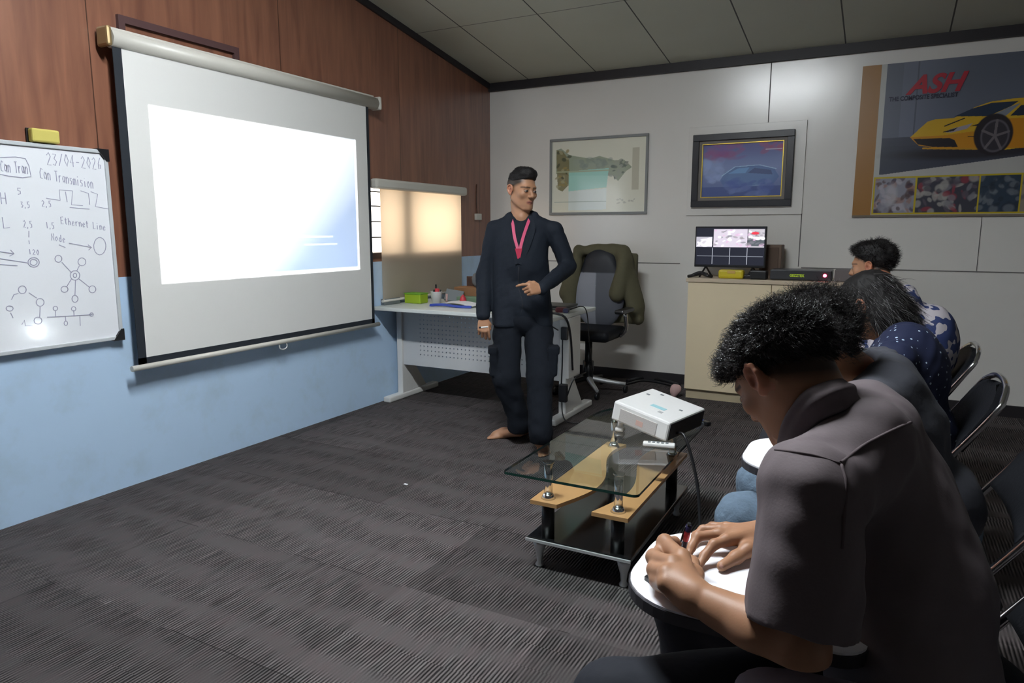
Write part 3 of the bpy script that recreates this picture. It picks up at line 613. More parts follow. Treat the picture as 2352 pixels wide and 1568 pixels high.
# papers and folder
P0 = np.array([-3.06, 4.44, DZ])
g = B(); rows = []
for i in range(9):
    u = i / 8; rr = []
    for j in range(7):
        v = j / 6; z = DZ + .012 + .020 * math.sin(u * 3.1) * (1 - .5 * v) + .030 * max(0, v - .7) * (1 - abs(u - .25) * 2)
        rr.append(g.bm.verts.new((P0[0] + .02 + u * .34, P0[1] + .005 + v * .22 + .01 * math.sin(5 * u), z)))
    rows.append(rr)
for i in range(8):
    for j in range(6): g.bm.faces.new((rows[i][j], rows[i + 1][j], rows[i + 1][j + 1], rows[i][j + 1])).smooth = True
tag(g.build('paper_sheets', M_PAPER), 'rumpled white papers lying open on the desk', 'papers')
fo = B(); fo.ribbon([(P0[0] + .0, P0[1] - .01, DZ + .008), (P0[0] + .06, P0[1] - .012, DZ + .014), (P0[0] + .14, P0[1] - .012, DZ + .018), (P0[0] + .24, P0[1] - .012, DZ + .01), (P0[0] + .37, P0[1] - .01, DZ + .012)], .018, (0, -1, .4), .004, 5)
tag(fo.build('document_folder', mat('blue_folder', (.03, .06, .35), .5)), 'blue folder edge lying in front of the papers on the desk', 'folder')
a = np.array([-3.15, 4.9, DZ])
g = B(); g.box(-3.00, -2.76, 4.71, 4.80, DZ, DZ + .055, .008); tag(g.build('pencil_case', mat('green_cloth', (.14, .22, .14), .8)), 'dull green case on the desk behind the papers', 'case')
g = B(); g.lathe([(.02, 0), (.028, .03), (.02, .055), (.004, .075)], (-2.92, 4.685, DZ), 12); tag(g.build('red_cone', M_RED), 'small red cone-shaped piece among the desk clutter', 'desk item')
cb = thing('cardboard_box', 'open brown cardboard box at the back of the desk under the window', 'box', (-2.96, 4.88, DZ))
a = ypl(1045, 660, 5.1); 
g = B(); g.box(-3.09, -2.86, 4.82, 4.965, DZ + .001, DZ + .12, .004); g.build('body', M_CARD, cb)
g = B(); g.box(-3.06, -2.89, 4.968, 4.976, DZ + .06, DZ + .20, .003); g.build('flap', mat('dark_card', (.07, .035, .025), .8), cb)
g = B(); g.lathe([(.03, 0), (.05, .03), (.055, .07), (.04, .105), (.015, .115)], (-2.90, 4.89, DZ + .121), 16); tag(g.build('cloth_bundle', mat('grey_cloth', (.14, .15, .16), .9, bump=.5, bscale=20)), 'grey crumpled bundle on top of the brown cardboard box', 'bundle')
# right end of the desk: laptop, adapters, cables
a = at_desk(1290, 690)
lp = thing('laptop', 'closed dark grey laptop on the right end of the desk', 'laptop', tuple(a))
g = B(); g.box(-2.34, -2.02, 4.62, 4.86, DZ, DZ + .016, .004); g.build('base', mat('laptop_grey', (.12, .13, .13), .4), lp)
g = B(); g.box(-2.34, -2.02, 4.63, 4.87, DZ + .018, DZ + .032, .004); g.build('lid', mat('laptop_lid', (.035, .036, .038), .4), lp)
g = B(); R = Matrix.Rotation(.3, 3, 'Z'); g.box(-2.05, -1.97, 4.50, 4.58, DZ, DZ + .035, .012, R); ad = thing('barcode_scanner', 'dark red and blue handheld gadget on the right desk corner', 'gadget', (-2, 4.5, DZ)); g.build('body', mat('dark_red', (.14, .025, .035), .5), ad)
g = B(); g.box(-1.985, -1.945, 4.48, 4.56, DZ, DZ + .032, .010, R); g.build('grip', mat('dark_blue', (.04, .04, .10), .5), ad)
g = B(); g.tube([(-1.95, 4.56, DZ + .02), (-1.90, 4.66, DZ + .035), (-1.885, 4.72, DZ - .03), (-1.88, 4.76, DZ - .25), (-1.9, 4.9, DZ - .5)], .004, n=6, res=5); g.build('cord', M_BLACK, ad)
g = B(); g.tube([(-2.30, 4.24, DZ + .012), (-2.16, 4.26, DZ + .018), (-2.05, 4.30, DZ + .012), (-1.96, 4.33, DZ + .014), (-1.895, 4.36, DZ - .02), (-1.885, 4.42, DZ - .15), (-1.90, 4.50, DZ - .4)], .008, n=8, res=5); tag(g.build('desk_cable', M_BLACK), 'thick black cable lying along the front of the desk and over its right edge', 'cable')
g = B(); g.box(-2.20, -2.06, 4.27, 4.34, DZ, DZ + .03, .008); tag(g.build('power_adapter', M_BLACK), 'black power adapter on the desk at the laptop', 'adapter')
hb = thing('power_strip', 'black power brick and cables hanging down the right desk leg', 'power strip', (-1.93, 4.43, .2))
g = B(); g.box(-1.965, -1.905, 4.40, 4.44, .14, .27, .008); g.build('body', M_BLACK, hb)
g = B(); g.box(-1.962, -1.912, 4.42, 4.45, .58, .67, .006); g.build('socket', M_BLACK, hb)
for k, pts in enumerate(([(-1.95, 4.43, .60), (-1.945, 4.42, .45), (-1.95, 4.42, .27)], [(-1.95, 4.43, .14), (-1.93, 4.40, .06), (-1.88, 4.36, .02), (-1.80, 4.38, .012)], [(-1.92, 4.43, .15), (-1.87, 4.45, .30), (-1.82, 4.55, .34)], [(-1.95, 4.24, DZ + .005), (-1.95, 4.23, DZ - .05), (-1.945, 4.34, .66)])):
    g = B(); g.tube(pts, .005, n=6, res=5); g.build('cord', M_BLACK, hb)
# ================================================================ office chair with jacket
oc = thing('office_chair', 'dark swivel office chair behind the desk near the back wall', 'chair', (-2.0, 5.35, 0))
cx, cy = -2.13, 5.38
S = SDF(); S.box((cx, cy, .50), (.25, .24, .045), r=.04, k=.02); V, Q = S.mesh(.012); link('seat', np_mesh('seat', V, Q), M_VINYL, oc)
S = SDF(); S.ell((cx, cy + .22, .80), (.23, .06, .30), k=.03); S.ell((cx, cy + .24, 1.06), (.15, .055, .12), k=.05); V, Q = S.mesh(.012)
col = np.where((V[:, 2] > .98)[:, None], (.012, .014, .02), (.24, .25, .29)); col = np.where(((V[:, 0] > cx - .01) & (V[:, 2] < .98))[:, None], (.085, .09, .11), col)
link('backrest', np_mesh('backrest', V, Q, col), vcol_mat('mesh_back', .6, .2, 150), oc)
g = B(); g.cyl((cx, cy, .09), (cx, cy, .46), .03); g.cyl((cx, cy, .10), (cx, cy, .26), .045); g.build('gas_column', M_BLACK, oc)
for k in range(5):
    an = .3 + k * 2 * math.pi / 5; g = B(); e = Vector((cx + .31 * math.cos(an), cy + .31 * math.sin(an), .075)); g.tube([(cx, cy, .12), tuple(Vector((cx, cy, .11)).lerp(e, .5)), tuple(e)], lambda t: .026 - .012 * t, n=8, res=3); sp1 = g.build('base_spoke', M_SILVER if k in (0, 4) else M_BLACK, oc)
    g = B(); g.cyl((e.x - .012, e.y, .03), (e.x + .012, e.y, .03), .03, n=14); g.build('caster', M_BLACK, oc)
for s_ in (-1, 1):
    g = B(); g.tube([(cx + s_ * .25, cy + .05, .48), (cx + s_ * .31, cy + .03, .55), (cx + s_ * .31, cy, .68)], .018, n=8, res=4); g.build('arm_post', M_CHROME if s_ > 0 else M_BLACK, oc)
    g = B(); g.box(cx + s_ * .31 - .04, cx + s_ * .31 + .04, cy - .16, cy + .12, .68, .715, .015); g.build('armrest', M_BLACK, oc)
# jacket draped over the back of the chair
S = SDF(); yb = cy + .26; k = .03
S.cap((cx - .21, yb, 1.165), (cx + .19, yb, 1.17), .045, k=k); S.cap((cx - .20, yb - .03, 1.14), (cx - .29, yb - .03, .80), .05, .075, k); S.cap((cx + .19, yb - .02, 1.13), (cx + .31, yb - .01, .70), .065, .075, k)
S.cap((cx + .22, yb - .05, 1.08), (cx + .17, yb - .07, .82), .06, .07, k); S.cap((cx - .2, yb - .05, 1.05), (cx - .26, yb - .05, .72), .05, .06, k)
S.cap((cx + .27, yb, .95), (cx + .34, yb, .60), .045, .05, k); S.box((cx + .02, yb + .05, .85), (.29, .03, .30), r=.02, k=k)
V, Q = S.mesh(.012); V += vnormals(V, Q) * (.010 * vnoise(V * [1, 1, .35], 45, 3))[:, None]; V[:, 1] = np.minimum(V[:, 1], YB - .02)
tag(link('jacket', np_mesh('jacket', V, Q), mat('olive_jacket', (.090, .082, .046), .85, noise=.1, nscale=40)), 'olive green jacket draped over the office chair back', 'jacket')
# ================================================================ pictures on the back wall
def frame(root, a, b, c, d, w, dep, m):
    """outer frame from wall coordinates x0,x1,z0,z1"""
    g = B(); g.box(a, b, YB - dep, YB - .001, d - w, d, .003); g.box(a, b, YB - dep, YB - .001, c, c + w, .003); g.box(a, a + w, YB - dep, YB - .001, c + w, d - w, .003); g.box(b - w, b, YB - dep, YB - .001, c + w, d - w, .003); return g.build('frame', m, root)
x0, x1, zz0, zz1 = ypl(1264, 400, YB)[0], ypl(1489, 400, YB)[0], 1.475, 2.155
p1 = thing('framed_drawing', 'pale framed technical picture with a thin silver frame behind the presenter', 'picture', (x0, YB, zz0)); frame(p1, x0, x1, zz0, zz1, .022, .022, mat('grey_frame', (.25, .26, .26), .4))
c = Canvas(1, 1, 300, 230, (.66, .66, .56))
c.rect(.86, .93, .30, .86, (.43, .42, .33), .8)
c.poly([(.05, .88), (.10, .90), (.20, .80), (.42, .74), (.52, .77), (.68, .70), (.78, .70), (.86, .60), (.80, .55), (.72, .42), (.66, .50), (.60, .50), (.2, .52), (.05, .55)], (.26, .30, .22), .9)
c.poly([(.05, .88), (.12, .86), (.19, .74), (.20, .40), (.12, .30), (.07, .33), (.06, .5)], (.20, .18, .09), .9)
c.blobs(.06, .20, .34, .86, 26, [(.32, .25, .10), (.08, .09, .06), (.36, .33, .2)], .035, .8, 4)
c.blobs(.22, .66, .62, .72, 30, [(.30, .34, .28), (.20, .25, .22)], .05, .5, 5); c.blobs(.62, .84, .46, .70, 24, [(.12, .15, .13), (.3, .32, .27)], .03, .8, 6)
c.poly([(.19, .58), (.62, .60), (.60, .34), (.19, .30)], (.33, .62, .55), .9); c.poly([(.19, .30), (.60, .33), (.60, .04), (.19, .03)], (.66, .82, .72), .8); c.rect(.03, .60, .145, .155, (.3, .36, .32), .8); c.rect(.05, .62, .56, .585, (.38, .40, .26), .8)
c.blobs(.7, .9, .12, .18, 10, [(.35, .35, .3)], .02, .5, 8)
c.C = np.clip(c.C * 1.25, 0, .9)
c.mesh('picture', lambda u, v: (x0 + .02 + u * (x1 - x0 - .04), np.full_like(u, YB - .008), zz0 + .02 + v * (zz1 - zz0 - .04)), vcol_mat('drawing_print', .12, coat=.6), p1)
x0b, x1b, z0b, z1b = ypl(1592, 400, YB)[0], ypl(1822, 400, YB)[0], 1.525, 2.11
p2 = thing('framed_poster', 'blue picture of a misty car in a thick black frame on the back wall', 'picture', (x0b, YB, z0b)); frame(p2, x0b, x1b, z0b, z1b, .052, .05, mat('black_frame', (.018, .018, .024), .35))
g = B(); a_, b_, c_, d_ = x0b + .05, x1b - .05, z0b + .05, z1b - .05
for q in ((a_, b_, d_ - .03, d_), (a_, b_, c_, c_ + .03), (a_, a_ + .03, c_ + .03, d_ - .03), (b_ - .03, b_, c_ + .03, d_ - .03)): g.box(q[0], q[1], YB - .03, YB - .014, q[2], q[3], .002)
g.build('inner_mat', mat('taupe_mat', (.19, .17, .155), .6), p2)
g = B(); a2, b2, c2, d2 = a_ + .026, b_ - .026, c_ + .026, d_ - .026
for q in ((a2, b2, d2 - .007, d2), (a2, b2, c2, c2 + .007), (a2, a2 + .007, c2 + .007, d2 - .007), (b2 - .007, b2, c2 + .007, d2 - .007)): g.box(q[0], q[1], YB - .034, YB - .018, q[2], q[3])
g.build('gold_slip', mat('gold_slip', (.62, .45, .08), .35, .6), p2)
c = Canvas(1, 1, 260, 180, (.11, .14, .27)); c.grad((1 - np.abs(c.Y - .55) * 2.2) * .8, (.20, .24, .40)); c.grad((c.Y - .7) * 2.2, (.13, .10, .24))
c.blobs(.05, .5, .72, .98, 22, [(.25, .09, .17), (.18, .10, .24)], .10, .35, 2); c.blobs(.75, 1, .80, .98, 8, [(.28, .09, .14)], .08, .5, 3); c.blobs(0, .25, .3, .7, 16, [(.27, .33, .50), (.2, .26, .44)], .12, .4, 5)
c.ell(.60, .38, .36, .20, (.24, .36, .50), .9, .3); c.poly([(.24, .32), (.30, .46), (.44, .56), (.70, .57), (.90, .50), (.96, .36), (.90, .24), (.3, .18)], (.10, .15, .30), .8); c.poly([(.34, .44), (.46, .53), (.60, .54), (.55, .44)], (.16, .28, .46), .9); c.poly([(.58, .44), (.66, .53), (.86, .48), (.88, .40)], (.09, .11, .20), .9)
c.line([(.26, .40), (.42, .56), (.72, .58), (.92, .50)], .012, (.34, .48, .60), .8); c.rect(0, 1, 0, .20, (.06, .08, .20), .7); c.rect(.78, .98, .845, .865, (.4, .38, .46), .9); c.blobs(.3, .9, .06, .3, 22, [(.09, .12, .3), (.14, .18, .35)], .10, .5, 9)
c.C = np.clip(c.C * 1.7, 0, .9)
c.mesh('picture', lambda u, v: (a2 + u * (b2 - a2), np.full_like(u, YB - .022), c2 + v * (d2 - c2)), vcol_mat('car_print', .15, coat=.5), p2)
# ================================================================ banner with the yellow car
bx0 = ypl(1957, 495, YB)[0]; BX = lambda px: ypl(px, 400, YB)[0]
zt, zbm = ypl(2037, 148, YB)[2], ypl(2010, 494, YB)[2]; bx1 = 1.45; bw_, bh = bx1 - bx0, zt - zbm
bn = thing('banner', 'large wall banner of a yellow sports car with red lettering and a photo strip', 'banner', (bx0, YB, zbm))
def BP(px, py):
    p = ypl(px, py, YB); return (p[0] - bx0, p[2] - zbm)
c = Canvas(bw_, bh, 700, 450, (.47, .46, .44)); L = BP(2037, 148)[0] + .005; zlow = BP(2060, 402)[1]
c.rect(0, .125, 0, bh, (.36, .17, .04))
m0 = (c.X > L)
c.grad(m0 * (c.Y > .30), (.115, .13, .17)); c.grad(m0 * np.clip((.95 - c.Y) * .9, 0, .55) * (c.Y > .5), (.17, .19, .27)); c.grad(m0 * np.clip(1 - np.abs(c.X - .35) * 3, 0, 1) * .35 * (c.Y > .5), (.22, .24, .34)); c.grad(m0 * (c.Y < .56) * .85, (.045, .05, .075)); c.grad(m0 * (c.X < .27) * .3, (.06, .07, .10)); c.rect(.36, .368, .5, bh, (.06, .07, .1), .6)
c.grad(1.0 * (c.X > .125) * (c.X < L), (.50, .50, .47))
pp = lambda *q: [BP(*v) for v in q]
Yc = (.66, .40, .02); Od = (.60, .23, .01); Dk = (.02, .015, .02)
c.ell(*BP(2230, 350), .62, .06, Dk, .8, .5)
c.poly(pp((2090, 316), (2108, 300), (2130, 280), (2150, 274), (2190, 272), (2240, 246), (2275, 234), (2330, 226), (2400, 222), (2560, 240), (2620, 300), (2600, 345), (2370, 336), (2300, 345), (2250, 340), (2165, 342), (2110, 335)), Yc)
c.poly(pp((2090, 316), (2160, 312), (2250, 300), (2262, 340), (2165, 342), (2110, 335)), Od, .8); c.poly(pp((2310, 272), (2420, 268), (2560, 290), (2560, 338), (2312, 340)), Od, .9)
c.poly(pp((2192, 268), (2232, 250), (2280, 236), (2340, 232), (2322, 244), (2270, 267)), (.02, .035, .07)); c.poly(pp((2272, 268), (2318, 246), (2345, 236), (2332, 248), (2310, 266)), (.22, .25, .30)); c.poly(pp((2320, 266), (2345, 242), (2400, 236), (2430, 262)), (.02, .03, .05))
c.poly(pp((2098, 320), (2180, 317), (2192, 322), (2200, 338), (2142, 338), (2108, 332)), Dk); c.poly(pp((2165, 304), (2190, 295), (2235, 283), (2220, 296), (2185, 305)), (.35, .33, .42), .9); c.poly(pp((2163, 304), (2200, 293), (2190, 301), (2175, 304)), Dk); c.poly(pp((2228, 290), (2256, 282), (2245, 289)), Dk); c.line(pp((2170, 290), (2215, 272)), .008, Dk); c.line(pp((2223, 314), (2247, 313)), .006, Dk); c.line(pp((2120, 341), (2250, 342)), .012, (.55, .28, .02))
wc = BP(2281, 309); c.ell(*wc, .118, .145, Dk, 1, .06); c.ell(wc[0] + .01, wc[1] - .01, .088, .115, (.12, .11, .13), 1, .08); c.ell(wc[0] + .01, wc[1] - .01, .078, .103, (.035, .03, .04), 1, .1)
for k in range(5):
    an = k * 1.257 + 1.5; c.line([(wc[0] + .01, wc[1] - .01), (wc[0] + .01 + .08 * math.cos(an), wc[1] - .01 + .105 * math.sin(an))], .016, (.16, .14, .15))
# white slanting band, photo strip
c.poly([(L, zlow + .02), (L, BP(2020, 404)[1] + .01), BP(2022, 402), BP(2352, 357), (bw_, BP(2352, 357)[1] + .06), (bw_, 0), (L, 0)], (.50, .49, .47))
zs1, zs0 = BP(2105, 408)[1], BP(2105, 488)[1]
c.rect(L - .03, bw_, zs0 - .012, zs1 + .012, (.55, .42, .02))
for i, (pa, pb, cols) in enumerate(((2012, 2104, [(.45, .42, .48), (.10, .06, .06), (.35, .2, .16), (.05, .03, .06), (.3, .3, .36)]), (2108, 2250, [(.12, .1, .13), (.4, .38, .36), (.3, .04, .06), (.22, .22, .25), (.05, .05, .07)]), (2254, 2346, [(.02, .03, .05), (.15, .17, .2), (.03, .05, .08)]), (2350, 2440, [(.1, .1, .15), (.3, .25, .2)]))):
    xa, xb = BX(pa) - bx0, BX(pb) - bx0; keep = c.C.copy(); msk = (c.X > xa) & (c.X < xb) & (c.Y > zs0) & (c.Y < zs1)
    c.rect(xa, xb, zs0, zs1, cols[-1]); c.blobs(xa, xb, zs0, zs1, 70, cols, .035, .75, 20 + i)
    if i == 0: c.ell((xa + xb) / 2 - .02, (zs0 + zs1) / 2, .05, .11, (.5, .48, .52), .8, .5)
    c.clear_outside(keep, msk)
c.mesh('printed_sheet', lambda u, v: (bx0 + u, YB - .012 - .004 * np.sin(u * 5) * np.sin(v * 3), zbm + v), vcol_mat('banner_print', .35), bn)
RX = Matrix.Rotation(math.pi / 2, 3, 'X')
ta = ypl(2084, 217, YB); tb = ypl(2205, 217, YB)
text_mesh('lettering', 'ASH', .175, (ta[0], YB - .018, ta[2] - .0), RX, mat('red_print', (.42, .01, .03), .4), bn, shear=.35, bold=.006, sx=1.02)
ta = ypl(2042, 234, YB)
text_mesh('lettering', 'THE COMPOSITE SPECIALIST', .042, (ta[0], YB - .018, ta[2]), RX, mat('dark_print', (.02, .02, .05), .5), bn, bold=.0012, sx=.80)
g = B(); g.box(bx0, bx1, YB - .02, YB - .002, zbm - .014, zbm); g.build('bottom_rod', mat('taupe_rod', (.2, .16, .12), .6), bn)
# ================================================================ cabinet and equipment on it
CY = 5.52
cz = .965; cxl = ypl(1570, 900, CY)[0]
xm = ypl(1770, 700, CY)[0]; xe = xm + (xm - cxl)
cab = thing('storage_cabinet', 'low cream cabinet with plain doors against the back wall', 'cabinet', (cxl, CY, 0))
g = B(); g.box(cxl, xe, CY + .02, YB - .005, .075, cz - .03); g.build('body', M_CREAM, cab)
g = B(); g.box(cxl - .012, xe + .01, CY - .012, YB - .005, cz - .03, cz, .004); g.build('top', mat('cabinet_top', (.60, .49, .36), .45), cab)
g = B(); g.box(cxl + .01, xe - .01, CY + .03, YB - .02, 0, .075); g.build('plinth', mat('plinth_cream', (.50, .42, .28), .5), cab)
e = [cxl, xm, xe]
for i in range(2):
    g = B(); g.box(e[i] + .003, e[i + 1] - .003, CY, CY + .02, .08, cz - .034, .002); g.build('door', M_CREAM, cab)
a = ypl(1598, 520, 5.70); b = ypl(1762, 518, 5.70); zt1 = a[2]
tv = thing('monitor', 'black flat monitor showing a grid of camera views', 'monitor', (a[0], 5.7, cz)); tx0, tx1, tz0, tz1 = a[0], b[0], ypl(1597, 612, 5.7)[2], zt1
g = B(); g.box(tx0, tx1, 5.70, 5.735, tz0, tz1, .004); g.build('bezel', M_BLACK, tv)
for xx in (tx0 + .09, tx1 - .09):
    g = B(); g.tube([(xx - .03, 5.64, cz + .006), (xx, 5.715, tz0 + .004), (xx + .03, 5.79, cz + .006)], .008, n=8); g.build('foot', M_BLACK, tv)
c = Canvas(1, 1, 200, 120, (.010, .011, .018))
c.rect(.0, .24, .48, .76, (.30, .29, .33)); c.poly([(0, .50), (.1, .70), (.24, .76), (.24, .5)], (.5, .48, .52)); c.rect(.26, .75, .48, .97, (.42, .38, .44)); c.rect(.76, .99, .48, .97, (.35, .33, .36)); c.rect(.76, .99, .52, .70, (.06, .07, .08)); c.rect(.77, .98, .70, .76, (.75, .75, .75))
c.clear_outside(c.C, c.X > -1); keep = c.C.copy(); c.blobs(.27, .98, .5, .96, 60, [(.62, .60, .66), (.2, .18, .2), (.45, .3, .42), (.7, .7, .72), (.12, .12, .14)], .045, .7, 31); c.blobs(.02, .22, .5, .72, 12, [(.6, .58, .62), (.3, .28, .3)], .05, .6, 7); c.clear_outside(keep, (c.Y > .48) & (c.Y < .965)); c.ell(.86, .86, .06, .04, (.5, .03, .05)); c.rect(0, .25, .76, .97, (.010, .011, .018))
for i in (.25, .505, .755): c.rect(i - .005, i + .005, .02, .47, (.25, .26, .3), .9)
c.rect(.02, .98, .235, .25, (.16, .17, .2), .8)
c.mesh('screen', lambda u, v: (tx0 + .01 + u * (tx1 - tx0 - .02), np.full_like(u, 5.699), tz0 + .018 + v * (tz1 - tz0 - .03)), vcol_mat('monitor_image', .3, emit=1.0), tv)
a = ypl(1649, 633, 5.58); b = ypl(1707, 633, 5.58); yb_ = thing('thermal_roll_box', 'yellow rounded box lying under the monitor', 'box', (a[0], 5.58, cz))
g = B(); g.box(a[0], b[0], 5.58, 5.66, cz, cz + .068, .016); g.build('body', M_YEL, yb_); g = B(); g.box(a[0] + .07, a[0] + .13, 5.576, 5.581, cz + .04, cz + .062, .002); g.build('label', mat('yellow_label', (.60, .38, .10), .6), yb_)
a = ypl(1722, 633, 5.58); g = B(); g.box(a[0], a[0] + .12, 5.58, 5.68, cz, cz + .066, .008); g.box(a[0] - .07, a[0] + .02, 5.62, 5.68, cz, cz + .03, .006); tag(g.build('network_switch', M_BLACK), 'small black box between the yellow box and the long recorder', 'device')
g = B(); xx = tx0; g.tube([(xx - .02, 5.60, cz + .008), (xx + .03, 5.58, cz + .02), (xx + .08, 5.62, cz + .03), (xx + .13, 5.60, cz + .018), (xx + .16, 5.63, cz + .01)], .012, n=8, res=5); g.tube([(xx - .02, 5.62, cz + .006), (xx + .05, 5.66, cz + .04), (xx + .12, 5.64, cz + .03)], .008, n=6, res=5); tag(g.build('cable_bundle', M_BLACK), 'black bunch of cables under the left side of the monitor', 'cables')
a = ypl(1768, 640, 5.60); b = ypl(1909, 640, 5.60)
dv = thing('video_recorder', 'long black recorder with green lettering and a glowing red light', 'recorder', (a[0], 5.6, cz))
g = B(); g.box(a[0], b[0], 5.60, 5.84, cz + .004, cz + .078, .006); g.build('case', mat('recorder_grey', (.035, .036, .042), .4), dv)
text_mesh('lettering', 'GEZZTEX', .027, (ypl(1814, 630, 5.6)[0], 5.598, cz + .028), RX, mat('self_lit_green_print', (.35, .45, .03), .5, emit=(.3, .45, .02), es=.25), dv, bold=.0012, sx=.85)  # slight glow added to the colour of the green lettering
lx = ypl(1895, 627, 5.6)[0]; g = B(); g.cyl((lx, 5.602, cz + .042), (lx, 5.596, cz + .042), .012, n=16); g.build('status_light', mat('red_led', (.8, .05, .08), .4, emit=(1, .05, .10), es=14), dv)
a = ypl(1763, 562, 5.84); b = ypl(1797, 562, 5.84); sk = thing('speaker_box', 'tall brown speaker box standing behind the monitor', 'speaker', (a[0], 5.86, cz)); g = B(); g.box(tx1 - .06, b[0], 5.82, 5.98, cz, a[2], .006); g.build('cabinet', mat('brown_speaker', (.16, .105, .075), .6), sk)
g = B(); g.box(tx1 - .04, b[0] - .02, 5.816, 5.822, cz + .02, a[2] - .02, .003); g.build('grille', mat('speaker_cloth', (.12, .08, .06), .9), sk)
a = ypl(1916, 636, 5.62); g = B(); g.box(a[0], a[0] + .17, 5.62, 5.78, cz, cz + .085, .006); tag(g.build('small_case', mat('mauve_grey', (.15, .13, .13), .6)), 'small grey case on the cabinet right of the recorder', 'case')
# ================================================================ glass coffee table
ct = thing('coffee_table', 'glass-topped coffee table with wavy wooden shelves and chrome posts', 'coffee table', (-.97, 2.75, 0))
GZ = .45
gl, N_, K_, b_ = new_mat('table_glass')
tr = N_.new('ShaderNodeBsdfTransparent'); tr.inputs[0].default_value = (.80, .90, .87, 1); go = N_.new('ShaderNodeBsdfGlossy'); go.inputs['Roughness'].default_value = .02; fr = N_.new('ShaderNodeFresnel'); fr.inputs[0].default_value = 1.5
ad_ = N_.new('ShaderNodeMath'); ad_.operation = 'MULTIPLY_ADD'; K_.new(fr.outputs[0], ad_.inputs[0]); ad_.inputs[1].default_value = 1.3; ad_.inputs[2].default_value = .03
mx_ = N_.new('ShaderNodeMixShader'); K_.new(ad_.outputs[0], mx_.inputs[0]); K_.new(tr.outputs[0], mx_.inputs[1]); K_.new(go.outputs[0], mx_.inputs[2]); K_.new(mx_.outputs[0], N_['Material Output'].inputs[0])
M_GEDGE = mat('glass_edge', (.01, .045, .035), .1)
gx0, gx1, gy0, gy1 = -1.20, -.68, 2.185, 3.36
def rrect(x0, x1, y0, y1, r, n=6, ra=None):
    out = []
    for (cx_, cy_, a0, rr) in ((x1, y0, -90, r[1]), (x1, y1, 0, r[2]), (x0, y1, 90, r[3]), (x0, y0, 180, r[0])):
        sx = -1 if cx_ == x1 else 1; sy = 1 if cy_ == y0 else -1
        for i in range(n + 1):
            an = math.radians(a0 + 90 * i / n); out.append((cx_ + sx * rr + rr * math.cos(an), cy_ + sy * rr + rr * math.sin(an)))
    return out
poly = rrect(gx0, gx1, gy0, gy1, (.02, .02, .22, .22)); g = B()
A = [g.bm.verts.new((x, y, GZ)) for x, y in poly]; g.bm.faces.new(A).material_index = 0
g.build('glass_top', gl, ct)
g = B(); n = len(poly); A = [g.bm.verts.new((x, y, GZ)) for x, y in poly]; Bv = [g.bm.verts.new((x, y, GZ - .010)) for x, y in poly]
for i in range(n): g.bm.faces.new((A[i], A[(i + 1) % n], Bv[(i + 1) % n], Bv[i]))
g.build('glass_edge', M_GEDGE, ct)
def shelf(outer, inner):
    g = B(); g.prism(outer + inner, 'z', .272, .288); return g
ys = np.linspace(2.35, 3.22, 24)
wv = lambda y, a, b_: a + b_ * math.sin((y - 2.35) / .87 * 2 * math.pi * .95 - .3)
inL = [(wv(y, -1.035, .055), y) for y in ys]; inR = [(wv(y, -.895, .045), y) for y in ys]
shelf([(-1.165, 3.22), (-1.165, 2.35)], inL).build('shelf', M_BEECH, ct); shelf([(-.765, 3.22), (-.765, 2.35)], inR).build('shelf', M_BEECH, ct)
g = B(); g.box(-1.185, -.755, 2.36, 3.22, .108, .128, .003); g.build('base_board', M_BLKGLOSS, ct)
g = B(); g.box(-1.187, -.753, 2.352, 2.360, .114, .124); g.build('metal_strip', M_SILVER, ct)
for px_, py_ in ((-1.11, 2.40), (-.82, 2.40), (-1.11, 3.16), (-.82, 3.16)):
    g = B(); g.cyl((px_, py_, .288), (px_, py_, GZ - .012), .017); g.lathe([(.03, 0), (.022, .012), (.018, .02)], (px_, py_, .288)); g.lathe([(.016, 0), (.022, .006), (.022, .012)], (px_, py_, GZ - .023)); g.build('post', M_CHROME, ct)
    g = B(); g.cyl((px_, py_, .128), (px_, py_, .272), .026); g.build('lower_post', M_BLACK, ct)
    fx_ = px_ + (-.045 if px_ < -1 else .045) * .7; g = B(); g.lathe([(.014, 0), (.018, .008), (.011, .02), (.014, .05), (.024, .085), (.026, .098), (.02, .108)], (fx_, py_ - .01, 0), 20); g.build('foot', M_SILVER, ct)
# projector
pr = thing('projector', 'white projector tilted up on the glass table, air vents facing the camera', 'projector', (-.86, 3.0, GZ))
Rp = Matrix.Rotation(math.radians(-13), 3, 'Z') @ Matrix.Rotation(math.radians(11), 3, 'Y'); pc_ = Vector((-.845, 2.99, GZ + .075))
def pbox(x0, x1, y0, y1, z0, z1, bev, m, name, parent=pr, ex=None):
    g = B(); g.box(x0, x1, y0, y1, z0, z1, bev)
    if ex: ex(g)
    for v in g.bm.verts: v.co = Rp @ v.co + pc_
    return g.build(name, m, parent)
pbox(-.14, .14, -.165, .165, -.045, .045, .010, M_PLAST_W, 'body')
pbox(.137, .1415, -.155, .155, -.037, .037, .002, M_BLACK, 'rear_panel')
def vent_mat():
    m, N, K, b = new_mat('projector_vent'); tc = N.new('ShaderNodeTexCoord'); v = N.new('ShaderNodeTexChecker'); v.inputs['Scale'].default_value = 520; K.new(tc.outputs['Object'], v.inputs[0]); v.inputs[1].default_value = (.30, .27, .25, 1); v.inputs[2].default_value = (.62, .61, .6, 1); K.new(v.outputs[0], b.inputs['Base Color']); b.inputs['Roughness'].default_value = .5; return m
pbox(-.10, .085, -.1675, -.163, -.036, .022, .002, vent_mat(), 'vent_grille')
pbox(-.015, .02, -.1682, -.166, -.022, .002, .001, mat('vent_glow', (.45, .33, .29), .5, emit=(1, .4, .3), es=.05), 'lamp_glow')
